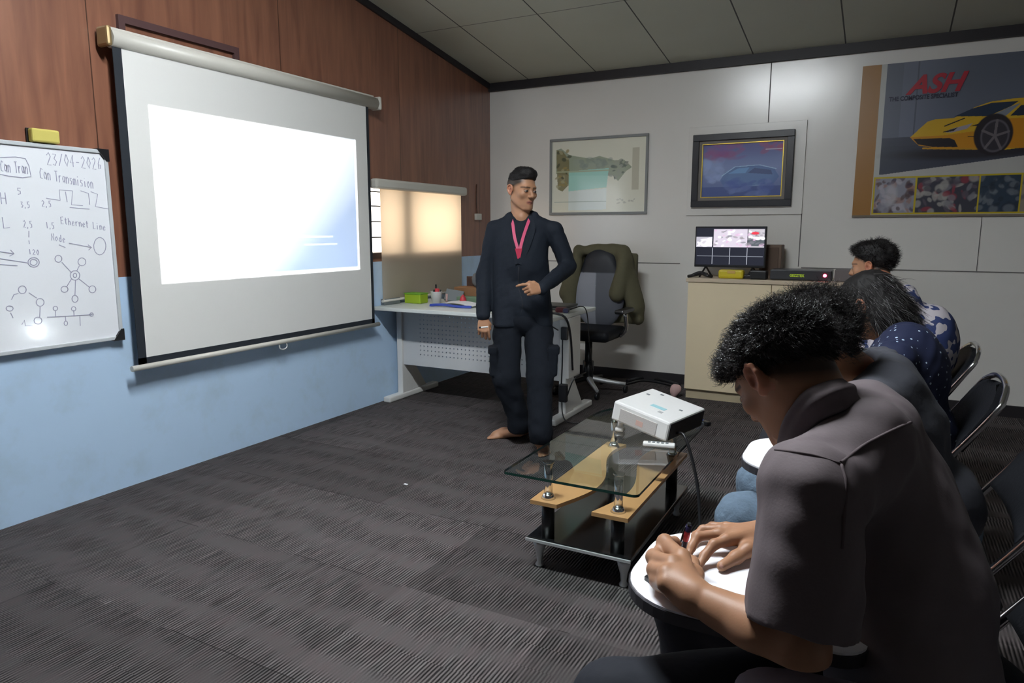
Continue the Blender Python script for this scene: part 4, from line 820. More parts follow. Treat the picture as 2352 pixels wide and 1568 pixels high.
for q in ((-.10, .06), (-.06, .12), (.09, .02)): pbox(q[0] - .008, q[0] + .008, q[1] - .006, q[1] + .006, .044, .0475, .002, M_GREY, 'button')
pbox(-.02, .05, -.06, -.03, .0445, .0465, .001, mat('blue_button', (.3, .55, .6), .3), 'button')
pbox(.04, .06, -.10, -.08, .0445, .0465, .001, mat('label_dark', (.4, .4, .4), .5), 'button')
pl_ = pr; g = B(); g.cyl((-.135, .04, .0), (-.15, .04, 0), .032, n=24)
for v in g.bm.verts: v.co = Rp @ v.co + pc_
g.build('lens_ring', M_GREY, pr)
g = B(); g.cyl((-.1505, .04, .0), (-.1515, .04, 0), .022, n=24)
for v in g.bm.verts: v.co = Rp @ v.co + pc_
g.build('lens', mat('lens_glow', (.9, .95, 1), .2, emit=(.85, .95, 1), es=400), pr)
for yy in (-.13, .12):
    p = Rp @ Vector((-.11, yy, -.045)) + pc_; g = B(); g.box(p.x - .02, p.x + .02, p.y - .017, p.y + .017, GZ + .0005, GZ + .022, .008); g.cyl((p.x, p.y, GZ + .018), (p.x, p.y, p.z + .004), .012, n=12); g.build('foot', M_PLAST_W, pr)
a = zpl(1475, 1024, GZ); b = zpl(1549, 1030, GZ)
rc = thing('remote_control', 'slim white remote control on the glass table in front of the projector', 'remote', tuple(a))
d = Vector(b - a); an = math.atan2(d.y, d.x); Rr = Matrix.Rotation(an, 3, 'Z'); mid = (Vector(a) + Vector(b)) / 2
g = B(); l_ = d.length / 2; g.box(-l_, l_, -.018, .018, 0, .016, .005)
for v in g.bm.verts: v.co = Rr @ v.co + Vector((mid.x, mid.y + .01, GZ + .001))
g.build('body', M_PLAST_W, rc)
for k in range(5):
    g = B(); xx = -l_ + .02 + k * .018; g.box(xx, xx + .011, -.009, .009, .0155, .0185, .001)
    for v in g.bm.verts: v.co = Rr @ v.co + Vector((mid.x, mid.y + .01, GZ + .001))
    g.build('button', M_GREY, rc)
g = B(); q = Rp @ Vector((.135, -.08, -.02)) + pc_; g.tube([tuple(q), (q.x + .05, q.y - .03, GZ + .02), (-.62, 2.80, .30), (-.58, 2.72, .12), (-.55, 2.62, .012), (-.60, 2.50, .01), (-.5, 2.4, .01)], .007, n=8, res=8); tag(g.build('projector_cable', M_BLACK), 'black cable hanging from the projector down to the carpet', 'cable')
# ================================================================ small things on the floor
a = zpl(1607, 972, 0); g = B(); R = Matrix.Rotation(-.6, 3, 'Z'); g.box(a[0] - .06, a[0] + .03, a[1] - .02, a[1] + .02, .002, .035, .008, R)
fl = thing('plug_adapter', 'blue and black plug lying on the carpet behind the projector', 'plug', tuple(a)); g.build('body', M_BLUEP, fl); g = B(); g.box(a[0] + .02, a[0] + .08, a[1] - .05, a[1] - .01, .002, .03, .006, R); g.build('cap', M_BLACK, fl)
a = zpl(1548, 912, 0); S = SDF(); S.ell((a[0], a[1], .055), (.035, .03, .055), k=.02); S.ell((a[0] + .03, a[1] + .01, .07), (.025, .02, .035), k=.02); V, Q = S.mesh(.008); tag(link('crumpled_bag', np_mesh('crumpled_bag', V, Q), mat('pink_plastic', (.55, .36, .34), .6)), 'small pinkish crumpled bag on the floor left of the cabinet', 'bag')
a = zpl(932, 1113, 0); g = B(); g.box(a[0] - .011, a[0] + .011, a[1] - .006, a[1] + .006, .001, .005, .001); tag(g.build('paper_scrap', M_PAPER), 'tiny white scrap of paper on the open carpet', 'paper scrap')
g = B(); p_ = [zpl(1440, 880, 0), zpl(1480, 872, 0), zpl(1530, 880, 0), zpl(1560, 890, 0)]; g.tube([(q[0], q[1], .02) for q in p_], .016, n=8, res=5); g.tube([(q[0] + .02, q[1] - .08, .012) for q in p_], .01, n=8, res=5); tag(g.build('floor_cables', M_BLACK), 'black cables bundled on the floor between the office chair and the cabinet', 'cables')
# ================================================================ ceiling lamp (above the camera's view)
def ceiling_lamp(x, y, L, W, es):
    z = ceil_z(y); lp = thing('ceiling_lamp', 'fluorescent ceiling lamp with a white diffuser', 'lamp', (x, y, z))
    g = B(); g.box(x - L / 2, x + L / 2, y - W / 2, y + W / 2, z - .09, z - .02, .01); g.build('housing', M_WHITE, lp)
    g = B(); g.box(x - L / 2 + .02, x + L / 2 - .02, y - W / 2 + .02, y + W / 2 - .02, z - .098, z - .091); g.build('diffuser', mat('diffuser', (1, 1, 1), .5, emit=(.92, .97, 1.0), es=es), lp)
    return lp
ceiling_lamp(-1.35, 1.70, 1.2, .22, LAMP)
# ================================================================ people: shared parts
SKIN = (.36, .185, .105)
M_SKIN = vcol_mat('skin', .48, .05, 300, spec=.4, sss=.08); M_HAIR = mat('black_hair', (.008, .007, .007), .65, spec=.25, noise=.3, nscale=60)
M_STRAND = mat('hair_strands', (.013, .011, .011), .30, spec=.6)
def head_frame(yaw_vec, pitch, roll=0.0):
    f = unit(np.array([yaw_vec[0], yaw_vec[1], 0.])); z = np.array([0, 0, 1.]); x = np.cross(f, z)
    Y = f * math.cos(pitch) - z * math.sin(pitch); Z = f * math.sin(pitch) + z * math.cos(pitch)
    X = x * math.cos(roll) + Z * math.sin(roll); Z2 = -x * math.sin(roll) + Z * math.cos(roll)
    return np.stack([X, Y, Z2], 1)
def add_head(S, c, R, s=1.0, ears=(-1, 1), detail=True):
    c = np.asarray(c, float); W = lambda *p: c + R @ (np.array(p, float) * s)
    S.ell(W(0, -.014, .034), np.array([.0735, .094, .083]) * s, R, .01)
    S.ell(W(0, .022, -.030), np.array([.059, .063, .080]) * s, R, .03)
    for sx in (-1, 1):
        S.cap(W(.053 * sx, -.005, -.045), W(.022 * sx, .062, -.095), .017 * s, .015 * s, .03)
        S.ell(W(.040 * sx, .060, -.020), np.array([.020, .018, .018]) * s, R, .022)
    S.ell(W(0, .074, -.094), np.array([.018, .014, .015]) * s, R, .02); S.ell(W(0, .064, -.062), np.array([.027, .020, .026]) * s, R, .02)
    S.cap(W(-.03, .074, .022), W(.03, .074, .022), .012 * s, None, .018)
    if detail:
        for sx in (-1, 1): S.ell(W(.031 * sx, .097, .002), np.array([.017, .016, .012]) * s, R, .014, '-')
    S.cap(W(0, .082, .012), W(0, .101, -.026), .0065 * s, .0100 * s, .010); S.ell(W(0, .100, -.029), np.array([.0105, .011, .009]) * s, R, .008)
    for sx in (-1, 1): S.ell(W(.011 * sx, .091, -.031), np.array([.0075, .009, .007]) * s, R, .006)
    if detail:
        for sx in (-1, 1): S.ell(W(.031 * sx, .077, .001), np.array([.0125, .0115, .0105]) * s, R, .002)
        S.path([W(-.021, .077, -.0615), W(-.007, .0845, -.057), W(.007, .0845, -.057), W(.021, .077, -.0615)], [.003 * s, .0045 * s, .0045 * s, .003 * s], .006)
        S.path([W(-.016, .078, -.067), W(0, .0825, -.0688), W(.016, .078, -.067)], [.0035 * s, .0055 * s, .0035 * s], .006)
    for sx in ears:
        e = lambda y, z, o=0.0: W(sx * (.0750 + o * .85), y * .9, z * .9)
        rim = [e(.010, -.002, .002), e(.010, .014, .004), e(.004, .026, .008), e(-.009, .031, .013), e(-.021, .024, .017), e(-.025, .008, .018), e(-.021, -.008, .015), e(-.012, -.020, .010), e(-.003, -.028, .006)]
        S.ell(e(-.007, .003, .006), np.array([.006, .019, .027]) * s, R, .006)
        S.path(rim, [.0042 * s] * 6 + [.0045 * s, .0055 * s, .0068 * s], .0035)
        S.ell(e(.0, -.002, .0155), np.array([.009, .009, .013]) * s, R, .004, '-'); S.ell(e(-.010, .016, .0155), np.array([.006, .007, .009]) * s, R, .004, '-')
        S.ell(e(.009, -.004, .005), np.array([.004, .004, .006]) * s, R, .003)
def head_color(V, c, R, s=1.0, skin=SKIN, fade=None, brow=True, stub=.25):
    q = (V - np.asarray(c)) @ R / s; col = np.tile(np.array(skin), (len(V), 1)); x, y, z = q[:, 0], q[:, 1], q[:, 2]
    def mixc(m, c2):
        nonlocal col
        m = np.clip(m, 0, 1)[:, None]; col = col * (1 - m) + np.array(c2) * m
    near = (np.abs(z) < .14) & (y < .13) & (y > -.12) & (np.abs(x) < .11)
    mixc(near * np.clip((1.15 - np.hypot(x / .023, (z + .0625) / .0105)) / .3, 0, .85) * (y > .06), (.27, .09, .07)); mixc(near * (y > .06) * (np.abs(x) < .017) * np.clip((.0026 - np.abs(z + .0625)) / .0014, 0, 1), (.05, .018, .015))
    mixc(near * (y > .05) * np.clip((.012 - np.abs(z + .084)) / .012, 0, 1) * stub * .8, (.12, .075, .055))
    if brow:
        zb = .0225 - (np.abs(x) - .03) ** 2 * 6
        mixc(near * (y > .045) * (np.abs(x) > .010) * (np.abs(x) < .054) * np.clip((.0050 - np.abs(z - zb)) / .0035, 0, .85), (.03, .02, .015))
    for sx in (-1, 1):
        d = np.hypot(x - .031 * sx, z - .001); mixc((y > .070) * (d < .0118) * (np.abs(z - .001) < .0038) * 1.0, (.22, .18, .16)); mixc((y > .076) * (np.hypot(x - .031 * sx - .0, z - .001) < .0058) * 1.0, (.01, .008, .006)); mixc((y > .070) * (np.abs(np.abs(z - .001) - .0050) < .0016) * (np.abs(x - .031 * sx) < .013) * .9, (.03, .018, .014))
        e = np.hypot(y - .0, z + .002); mixc(near * (np.abs(x) > .078) * (e < .011) * .45, (.16, .05, .03)); mixc((np.abs(x) > .079) * .35, (.46, .17, .10))
    mixc(near * (y > .085) * (np.abs(np.abs(x) - .007) < .0028) * (np.abs(z + .0365) < .003) * .9, (.08, .03, .02))
    if fade is not None: mixc(fade(x, y, z) * near, (.016, .013, .012))
    return col
def fingers(S, o, X, Y, Z, curl, spread=(.10, .03, -.04, -.12), s=1.0, k=.004, tips=None):
    """hand from wrist o; X thumb side, Y to the fingers, Z back of the hand. curl: three bend angles per finger"""
    o = np.asarray(o, float); W = lambda x, y, z: o + s * (X * x + Y * y + Z * z)
    base = [(.029, .086, .0), (.0095, .092, .002), (-.010, .087, .001), (-.028, .077, -.002)]; L = [(.043, .026, .021), (.047, .030, .022), (.044, .028, .021), (.034, .021, .019)]; r = [.0088, .0090, .0086, .0075]
    for (bx, by, bz), rr in zip(base, r): S.cap(W(bx * .45, .008, -.002), W(bx, by, bz - .003), .0145 * s, .0112 * s, .012)
    S.ell(W(0, .045, -.006), np.array([.036, .045, .0135]) * s, np.stack([X, Y, Z], 1), .01)
    for i in range(4):
        p = np.array(base[i]); p[2] -= .002; a = 0; pts = [p.copy()]
        for j in range(3):
            a += curl[i][j]; d = np.array([math.sin(spread[i]) * math.cos(a), math.cos(spread[i]) * math.cos(a), -math.sin(a)]); p = p + d * L[i][j]; pts.append(p.copy())
        S.path([W(*q) for q in pts], [r[i] * 1.08 * s, r[i] * 1.0 * s, r[i] * .92 * s, r[i] * .80 * s], k)
def thumb(S, o, X, Y, Z, pts, s=1.0):
    o = np.asarray(o, float); S.path([o + s * (X * a + Y * b + Z * c) for a, b, c in pts], [.0155 * s, .0125 * s, .0105 * s, .0085 * s], .008)
def strands(name, V, N, mask, n, length, parent, comb, seed=1, curl=.5, rad=.0008, lift=.5, segs=7, m=None):
    g = np.random.default_rng(seed); idx = g.choice(np.flatnonzero(mask), n); P = V[idx] - N[idx] * .002; nn = N[idx]
    d = nn * lift + comb(P) * (1 - lift) + g.normal(size=(n, 3)) * .22; d /= np.linalg.norm(d, axis=1, keepdims=True)
    L = length * (0.55 + .8 * g.random(n)); ax = g.normal(size=(n, 3)); ax -= d * (ax * d).sum(1)[:, None]; ax /= np.linalg.norm(ax, axis=1, keepdims=True); bx = np.cross(d, ax); ph = g.random(n) * 6.28; w = 2.2 + 2 * g.random(n)
    pts = []
    for j in range(segs):
        t = j / (segs - 1); a = ph + w * t * 2.0
        pts.append(P + d * (L * t)[:, None] + (ax * np.cos(a)[:, None] + bx * np.sin(a)[:, None] - ax * np.cos(ph)[:, None] - bx * np.sin(ph)[:, None]) * (curl * L * .33 * t)[:, None] + comb(P) * (L * .35 * t * t)[:, None])
    pts = np.stack(pts, 1); rr = rad * (1 - .8 * np.linspace(0, 1, segs))
    off = np.stack([ax * math.cos(q) + bx * math.sin(q) for q in (0, 2.094, 4.189)], 1)
    VV = (pts[:, :, None, :] + off[:, None, :, :] * rr[None, :, None, None]).reshape(-1, 3)
    b0 = (np.arange(n)[:, None, None] * segs + np.arange(segs - 1)[None, :, None]) * 3; k = np.arange(3)[None, None, :]; k2 = (k + 1) % 3
    Q = np.stack([b0 + k, b0 + k2, b0 + 3 + k2, b0 + 3 + k], -1).reshape(-1, 4)
    return VV, Q
def hair_object(root, V, Q, extra, m=None):
    me = np_mesh('hair', *(lambda a: (a[0], a[1]))(join([(V, Q)] + extra))); o = link('hair', me, [M_HAIR, M_STRAND], root); mi = np.zeros(len(me.polygons), np.int32); mi[len(Q):] = 1; me.polygons.foreach_set('material_index', mi); return o
def person_root(label, loc, group=None): return thing('person', label, 'person', loc, group)
def cloth(V, Q, amp, f, seed, stretch=(1, 1, .5)):
    N = vnormals(V, Q); return V + N * (amp * vnoise(V * np.array(stretch), f, seed) + amp * .4 * vnoise(V, f * 2.3, seed + 5))[:, None]
from mathutils.bvhtree import BVHTree
def on_surface(V, Q, pts, lift=.001):
    bv = BVHTree.FromPolygons([tuple(v) for v in V], [tuple(int(i) for i in q) for q in Q]); out = []
    for px, py in pts:
        r = _ray(px, py); h = bv.ray_cast(Vector(CC), Vector(r).normalized())
        if h[0] is not None: out.append(h[0] - Vector(unit(r)) * lift)
    return out
# ================================================================ standing presenter
def presenter():
    D0 = 4.36
    root = person_root('standing barefoot person in a dark blazer with a pink lanyard, hand on stomach', tuple(zpl(1200, 1010, 0)))
    J = dict(neck=at(1198, 492, D0), c=at(1199, 438, D0 - .03), rs=at(1136, 529, D0), ls=at(1274, 530, D0), re=at(1114, 632, D0 + .03), rw=at(1110, 728, D0 - .05), le=at(1304, 612, D0 + .02), lw=at(1244, 663, D0 - .24),
             hr=at(1165, 745, D0), hl=at(1238, 745, D0), kr=at(1163, 868, D0 - .04), kl=at(1240, 868, D0 - .10), ar=at(1192, 982, D0 + .06), al=at(1242, 1008, D0 - .16))
    Rt = CR; Up = np.array([0, 0, 1.]); Fw = unit(-_fh); RB = np.stack([Rt, Fw, Up], 1)   # body frame: x to image right, y towards the camera
    # head turned to the right of the image
    hy = unit(Fw * .80 + Rt * .60); R = head_frame(hy, .10, .04); hc = J['c']
    S = SDF(); add_head(S, hc, R, 1.06); S.cap(hc + R @ np.array([0, -.022, -.07]), J['neck'] - Up * .03, .052, .058, .02); S.cap(J['neck'] - Up * .03, J['neck'] - Up * .14, .058, .09, .03)
    S.cap(J['neck'] + Fw * .045 - Up * .02, hc + R @ np.array([0, .03, -.075]), .022, .018, .02)
    Vh, Qh = S.mesh(.0034)
    S = SDF(); Ds = [(.22, .45, .25), (.3, .7, .4), (.35, .8, .5), (.4, .8, .5)]
    # right hand hanging, back of hand to the camera
    Y = unit(at(1112, 790, D0 - .07) - J['rw']); Zb = unit(Fw - Y * (Fw @ Y)); X = unit(Rt); X = unit(X - Y * (X @ Y)); Zb = unit(np.cross(X, Y)); Zb = Zb if Zb @ (Fw - .3 * Rt) > 0 else -Zb
    fingers(S, J['rw'], X, Y, Zb, [(.5, .7, .4), (.7, .9, .5), (.8, 1.0, .6), (.8, 1.0, .6)], s=.98); thumb(S, J['rw'], X, Y, Zb, [(.018, .018, -.006), (.036, .045, -.014), (.036, .072, -.024), (.026, .092, -.030)], .98); S.cap(J['rw'] - Y * .08, J['rw'], .030, .025, .01)
    # left hand in front of the stomach, index finger pointing to the image left
    Y = unit(-Rt * .80 + Fw * .52 + Up * .06); Zb = unit(Fw * .85 + Up * .35 + Rt * .2); Zb = unit(Zb - Y * (Zb @ Y)); X = np.cross(Y, Zb); X = X if X @ Up > 0 else -X
    o = J['lw']; fingers(S, o, X, Y, Zb, [(.45, .55, .3), (1.2, 1.5, .8), (1.3, 1.5, .8), (1.3, 1.5, .8)], s=.92); thumb(S, o, X, Y, Zb, [(.018, .018, -.006), (.040, .040, -.014), (.044, .066, -.022), (.036, .088, -.026)], .98); S.cap(o + (J['le'] - o) * .25, o, .032, .026, .01)
    Vn, Qn = S.mesh(.0030)
    # feet
    S = SDF()
    def foot(a, heel, toe, side):
        heel = np.array([heel[0], heel[1], .028]); toe = np.array([toe[0], toe[1], .016]); d = unit(toe - heel); sd = np.cross(d, Up) * side; L = np.linalg.norm(toe - heel)
        S.cap(a, heel + Up * .03 + d * .03, .036, .034, .03); S.cap(heel + Up * .004, heel + d * L * .55 + Up * .012, .031, .028, .03); S.cap(a - Up * .02, heel + d * L * .6, .034, .022, .04); S.cap(heel + d * L * .35 + sd * -.01, heel + d * L * .75 - sd * .0, .028, .028, .03)
        S.ell(heel + d * L * .75 - Up * .008, (.040, .04, .018), np.stack([sd, d, Up], 1), .02)
        for i, (w, l, r) in enumerate(((-.028, 1.02, .013), (-.008, 1.0, .010), (.008, .96, .0095), (.022, .92, .009), (.034, .86, .0085))): S.cap(heel + d * L * .74 + sd * w * .9 - Up * .012, heel + d * (L * l - r) + sd * w - Up * .014, r * 1.1, r, .004)
    foot(J['ar'], zpl(1205, 1000, 0), zpl(1118, 1006, 0), 1); foot(J['al'], zpl(1236, 1010, 0) + np.array([-.02, .06, 0]), zpl(1252, 1050, 0), -1)
    S.clip((0, 0, .002), (0, 0, -1)); S.cap(J['ar'], J['ar'] + Up * .12, .034, .045, .02); S.cap(J['al'], J['al'] + Up * .12, .034, .045, .02)
    Vf, Qf = S.mesh(.0042)
    # torso, arms and legs under the clothes
    S = SDF(); T = (J['neck'] + (J['hr'] + J['hl']) / 2) / 2; hip = (J['hr'] + J['hl']) / 2
    S.ell(J['neck'] - Up * .20, (.135, .080, .17), RB, .04); S.ell(hip + Up * .16, (.11, .075, .14), RB, .06); S.ell(hip + Up * .04, (.12, .08, .07), RB, .03)
    for a, b, c_ in (('rs', 're', 'rw'), ('ls', 'le', 'lw')): S.cap(J[a], J[b], .040, .034, .02); S.cap(J[b], J[c_], .034, .025, .02)
    for a, b, c_ in (('hr', 'kr', 'ar'), ('hl', 'kl', 'al')): S.cap(J[a] + Up * .02, J[b], .052, .045, .005); S.cap(J[b], J[c_], .045, .032, .01)
    Vb, Qb = S.mesh(.011)
    V, Q = join([(Vh, Qh), (Vn, Qn), (Vf, Qf), (Vb, Qb)])
    def fade(x, y, z):
        hl = .008 + .55 * y; return np.clip((z - hl + .006) / .022, 0, .95) * np.clip((.068 - y) / .02, 0, 1) * (np.abs(x) < .078) + np.clip((z - (.072 + .1 * (np.abs(x) < .05) * 0)) / .006, 0, 1) * (y >= .05)
    col = head_color(V, hc, R, 1.06, fade=fade); col[len(Vh):] = SKIN
    link('body', np_mesh('body', V, Q, col), M_SKIN, root)
    # hair: volume on top, short sides
    S = SDF(); W = lambda *p: hc + R @ (np.array(p) * 1.06)
    S.ell(W(0, -.012, .060), np.array([.0765, .096, .070]), R, .01); S.ell(W(-.006, .044, .098), np.array([.050, .040, .028]), R, .03); S.ell(W(0, .012, .104), np.array([.052, .056, .028]), R, .04)
    S.clip(W(0, .0, .048), R @ np.array([0, .28, -1.]), .006); S.clip(W(0, .090, .06), R @ np.array([0, 1., -.35]), .008)
    V, Q = S.mesh(.0045); N = vnormals(V, Q); V2 = V + N * (.0025 * vnoise((V - hc) @ R * [1, .3, 1], 210, 4))[:, None]
    ex = strands('hair', V2, N, ((V2 - hc) @ R)[:, 2] > .06, 2200, .005, root, lambda P: np.tile(R @ np.array([.35, .2, .55]), (len(P), 1)), 3, .25, .0009, .12, 5)
    hair_object(root, V2, Q, [ex])
    # blazer
    def at_b(px, py, dz): return at(px, py, D0 + dz)
    S = SDF(); k = .035
    S.ell(J['neck'] - Up * .17, (.165, .112, .16), RB, k); S.cap(J['neck'] - Up * .035 - Rt * .035, J['rs'] - Up * .0 + Rt * .01, .050, .050, k); S.cap(J['neck'] - Up * .035 + Rt * .035, J['ls'] - Up * .0 - Rt * .01, .050, .050, k)
    S.ell(at_b(1200, 620, 0), (.145, .115, .19), RB, .05); S.ell(at_b(1200, 705, 0), (.140, .118, .17), RB, .05); S.cap(at_b(1166, 560, 0), at_b(1163, 748, 0), .088, .092, .03); S.cap(at_b(1229, 560, 0), at_b(1238, 742, 0), .078, .084, .03)
    S.cap(J['rs'], J['re'], .057, .052, .02); S.cap(J['re'], J['rw'] - (J['rw'] - J['re']) * .04, .052, .043, .02); S.cap(J['ls'], J['le'], .057, .055, .02); S.cap(J['le'], J['lw'] - (J['lw'] - J['le']) * .03, .055, .041, .015); S.clip(at_b(1200, 753, -.1), (0, 0, -1), .012); S.path([at_b(1168, 492, -.02), at_b(1184, 484, .05), at_b(1214, 484, .05), at_b(1229, 492, -.02)], [.010] * 4, .03)
    S.ell(J['neck'] + Up * .02, (.062, .066, .07), RB, .01, '-')
    vn = [at_b(1183, 492, -.16), at_b(1213, 492, -.16), at_b(1190, 610, -.16)]
    S.cap(at_b(1196, 505, -.135), at_b(1193, 545, -.14), .045, .034, .006, '-'); S.cap(at_b(1193, 545, -.14), at_b(1190, 596, -.145), .034, .018, .006, '-')
    V, Q = S.mesh(.0065); V = relax(V, Q, 2); V = cloth(V, Q, .0035, 26, 2, (1, 1, .5)); V = cloth(V, Q, .0025, 60, 9, (1, 1, .4))
    MJ = mat('navy_blazer', (.0065, .0100, .0170), .8, noise=.15, nscale=80, bump=.12, bscale=120, spec=.25)
    link('blazer', np_mesh('blazer', V, Q), MJ, root); VJ, QJ = V, Q
    for pts in ([(1177, 500), (1170, 525), (1176, 560), (1189, 606)], [(1214, 498), (1224, 522), (1213, 562), (1192, 606)]):
        q = on_surface(VJ, QJ, pts, .006); g = B()
        if len(q) > 2: g.ribbon([tuple(p) for p in q], .030, tuple(Fw), .003, 5); g.build('lapel', MJ, root)
    q = on_surface(VJ, QJ, [(1192, 612), (1192, 660), (1200, 700), (1190, 745)], .001); g = B(); g.tube([tuple(p) for p in q], .0025, n=6, res=4); g.build('front_edge', M_BLACK, root)
    # black shirt
    S = SDF(); S.ell(J['neck'] - Up * .18, (.145, .098, .17), RB, .03); S.cap(J['neck'] - Up * .05 - Rt * .03, J['neck'] - Up * .07 + Rt * .03, .055, None, .03)
    S.ell(J['neck'] + Up * .035 + Fw * .01, (.055, .060, .065), RB, .008, '-'); V, Q = S.mesh(.007); link('shirt', np_mesh('shirt', V, Q), mat('black_shirt', (.004, .0035, .006), .9, spec=.2), root)
    # lanyard and card
    ML = mat('pink_lanyard', (.50, .05, .13), .6); g = B()
    S = SDF(); S.ell(J['neck'] - Up * .18, (.152, .106, .175), RB, .03); S.cap(J['neck'] - Up * .045 - Rt * .03, J['neck'] - Up * .065 + Rt * .03, .062, None, .03); Vs, Qs = VJ, QJ
    for nm, pts in (('lanyard_strap', [(1175, 504), (1178, 516), (1182, 545), (1190, 574)]), ('lanyard_strap', [(1216, 503), (1208, 525), (1200, 550), (1194, 574)])):
        q = on_surface(Vs, Qs, pts, .006); g = B(); g.ribbon([tuple(p) for p in q], .018, tuple(Fw), .0012, 4); st = g.build(nm, ML, root)
        P = smooth_path([tuple(p - Vector(Fw) * -.003) for p in q], 8)
        pass
    q = on_surface(Vs, Qs, [(1191, 584)], .010)[0]; g = B(); nV = Vector(Fw)
    pt = lambda dx, dz: tuple(q + Vector(Rt) * dx + Vector((0, 0, dz)))
    a = [pt(-.022, .035), pt(.022, .035), pt(.012, -.015), pt(.002, -.052), pt(-.008, -.02)]; A = [g.bm.verts.new(p) for p in a]; Bv = [g.bm.verts.new(tuple(Vector(p) + nV * .003)) for p in a]; g.bm.faces.new(A); g.bm.faces.new(list(reversed(Bv)))
    for i in range(5): g.bm.faces.new((A[i], A[(i + 1) % 5], Bv[(i + 1) % 5], Bv[i]))
    g.build('name_card', mat('red_card', (.42, .02, .06), .5), root)
    # cargo trousers
    S = SDF(); k = .015; S.ell(hip + Up * .03, (.135, .100, .10), RB, k)
    for h, kn, an, sx in (('hr', 'kr', 'ar', -1), ('hl', 'kl', 'al', 1)):
        S.cap(J[h] - Up * .02, J[kn], .088, .083, k); S.cap(J[kn], J[an] + Up * .035, .083, .068, k); S.cap(J[an] + Up * .03, J[an] + Up * .0, .070, .066, .02)
        pk = J[h] * .32 + J[kn] * .68 + Rt * sx * .078 + Fw * .02; S.box(pk, (.026, .062, .085), RB, .012, .010); S.box(pk + Up * .075 + Rt * sx * .008, (.032, .068, .022), RB, .008, .004)
    S.clip(J['al'] * [1, 1, 0] + np.array([0, 0, .075]), (0, 0, -1), .005)
    V, Q = S.mesh(.0075); V = relax(V, Q, 1); V = cloth(V, Q, .005, 22, 8, (1, 1, .8)); V = cloth(V, Q, .0025, 55, 12, (1, 1, 1.3))
    link('trousers', np_mesh('trousers', V, Q), mat('dark_trousers', (.0055, .0075, .012), .9, noise=.2, nscale=60, bump=.15, bscale=90, spec=.2), root)
    # bracelet-like band and marker in the right hand
    p = at(1113, 752, D0 - .115); mk = thing('marker_pen', 'white marker held in the hanging hand of the standing person', 'marker', tuple(p)); g = B(); g.cyl(tuple(p - Rt * .022 + Up * .0), tuple(p + Rt * .022 + Up * .004), .0055, n=12); g.build('barrel', M_PLAST_W, mk); g = B(); g.cyl(tuple(p - Rt * .034), tuple(p - Rt * .022), .006, n=12); g.build('cap', M_BLACK, mk)
presenter()
# ================================================================ tablet chairs
def tablet_chair(yc, label, tab=True, dx=0.0):
    ch = thing('tablet_chair', label, 'chair', (.1, yc, 0), 'folding chairs with writing tablets')
    w = .235; dn = Vector((-.12, 0, -.20)).normalized()
    top = Vector((.385, 0, .855)); side = [(-.15, .0), (.03, .27), (.27, .615), (.355, .745)]
    pts = [(x, yc - w, z + .012) for x, z in side] + [(.372, yc - w + .03, .785), (.387, yc - w + .11, .812), (.392, yc, .820), (.387, yc + w - .11, .812), (.372, yc + w - .03, .785)] + [(x, yc + w, z + .012) for x, z in side[::-1]]
    g = B(); g.tube(pts, .0105, n=10, res=6); g.build('back_tube', M_CHROME, ch)
    g = B(); R = 14; rows = []
    for i in range(R + 1):
        v = i / R; half = (w - .014) * min(1.0, math.sqrt(max(0.0, 1 - max(0, (v - .45) / .56) ** 2.6)) + .001); x = .262 + .118 * v; z = .605 + .195 * v; row = []
        for j in range(13):
            u = -1 + j / 6; row.append((x + .018 * (1 - u * u), yc + u * half, z))
        rows.append(row)
    fr_ = [[g.bm.verts.new((x - .012, y, z + .006)) for x, y, z in r] for r in rows]; bk = [[g.bm.verts.new((x + .012, y, z - .006)) for x, y, z in r] for r in rows]
    for i in range(R):
        for j in range(12): g.bm.faces.new((fr_[i][j], fr_[i][j + 1], fr_[i + 1][j + 1], fr_[i + 1][j])).smooth = True; g.bm.faces.new((bk[i][j], bk[i + 1][j], bk[i + 1][j + 1], bk[i][j + 1])).smooth = True
    for i in range(R):
        g.bm.faces.new((fr_[i][0], fr_[i + 1][0], bk[i + 1][0], bk[i][0])); g.bm.faces.new((fr_[i][12], bk[i][12], bk[i + 1][12], fr_[i + 1][12]))
    for j in range(12): g.bm.faces.new((fr_[0][j], bk[0][j], bk[0][j + 1], fr_[0][j + 1])); g.bm.faces.new((fr_[R][j], fr_[R][j + 1], bk[R][j + 1], bk[R][j]))
    g.build('backrest', M_VINYL, ch)
    g = B(); g.box(-.14, .25, yc - .20, yc + .20, .415, .455, .018); g.build('seat', M_VINYL, ch)
    for s_ in (-1, 1):
        g = B(); g.tube([(-.10, yc + s_ * .21, .41), (.12, yc + s_ * .215, .25), (.40, yc + s_ * .22, .012)], .011, n=8, res=3); g.build('rear_leg', M_CHROME, ch)
    g = B(); g.tube([(.33, yc - .215, .07), (.33, yc + .215, .07)], .008, n=8); g.build('cross_bar', M_CHROME, ch)
    if tab:
        g = B(); g.tube([(.08, yc + .235, .37), (-.05, yc + .25, .55), (-.10, yc + .18, .665), (-.25, yc + .0, .668)], .011, n=8, res=5); g.build('tablet_arm', M_CHROME, ch)
        pl2 = rrect(-.385, .02, yc - .195, yc + .15, (.12, .05, .05, .12), 8); g = B(); g.prism(pl2, 'z', .688, .692); g.build('tablet_top', M_TAB, ch)
        pl3 = rrect(-.388, .023, yc - .198, yc + .153, (.122, .05, .05, .122), 8); g = B(); g.prism(pl3, 'z', .668, .688); g.build('tablet_edge', mat('dark_edge_band', (.03, .028, .035), .5), ch)
    if dx:
        for c_ in COL.objects:
            if c_.parent == ch: c_.data.transform(Matrix.Translation((dx, 0, 0)))
    return ch
tablet_chair(1.30, 'chrome and black folding chair under the nearest person, white writing tablet in front', dx=0)
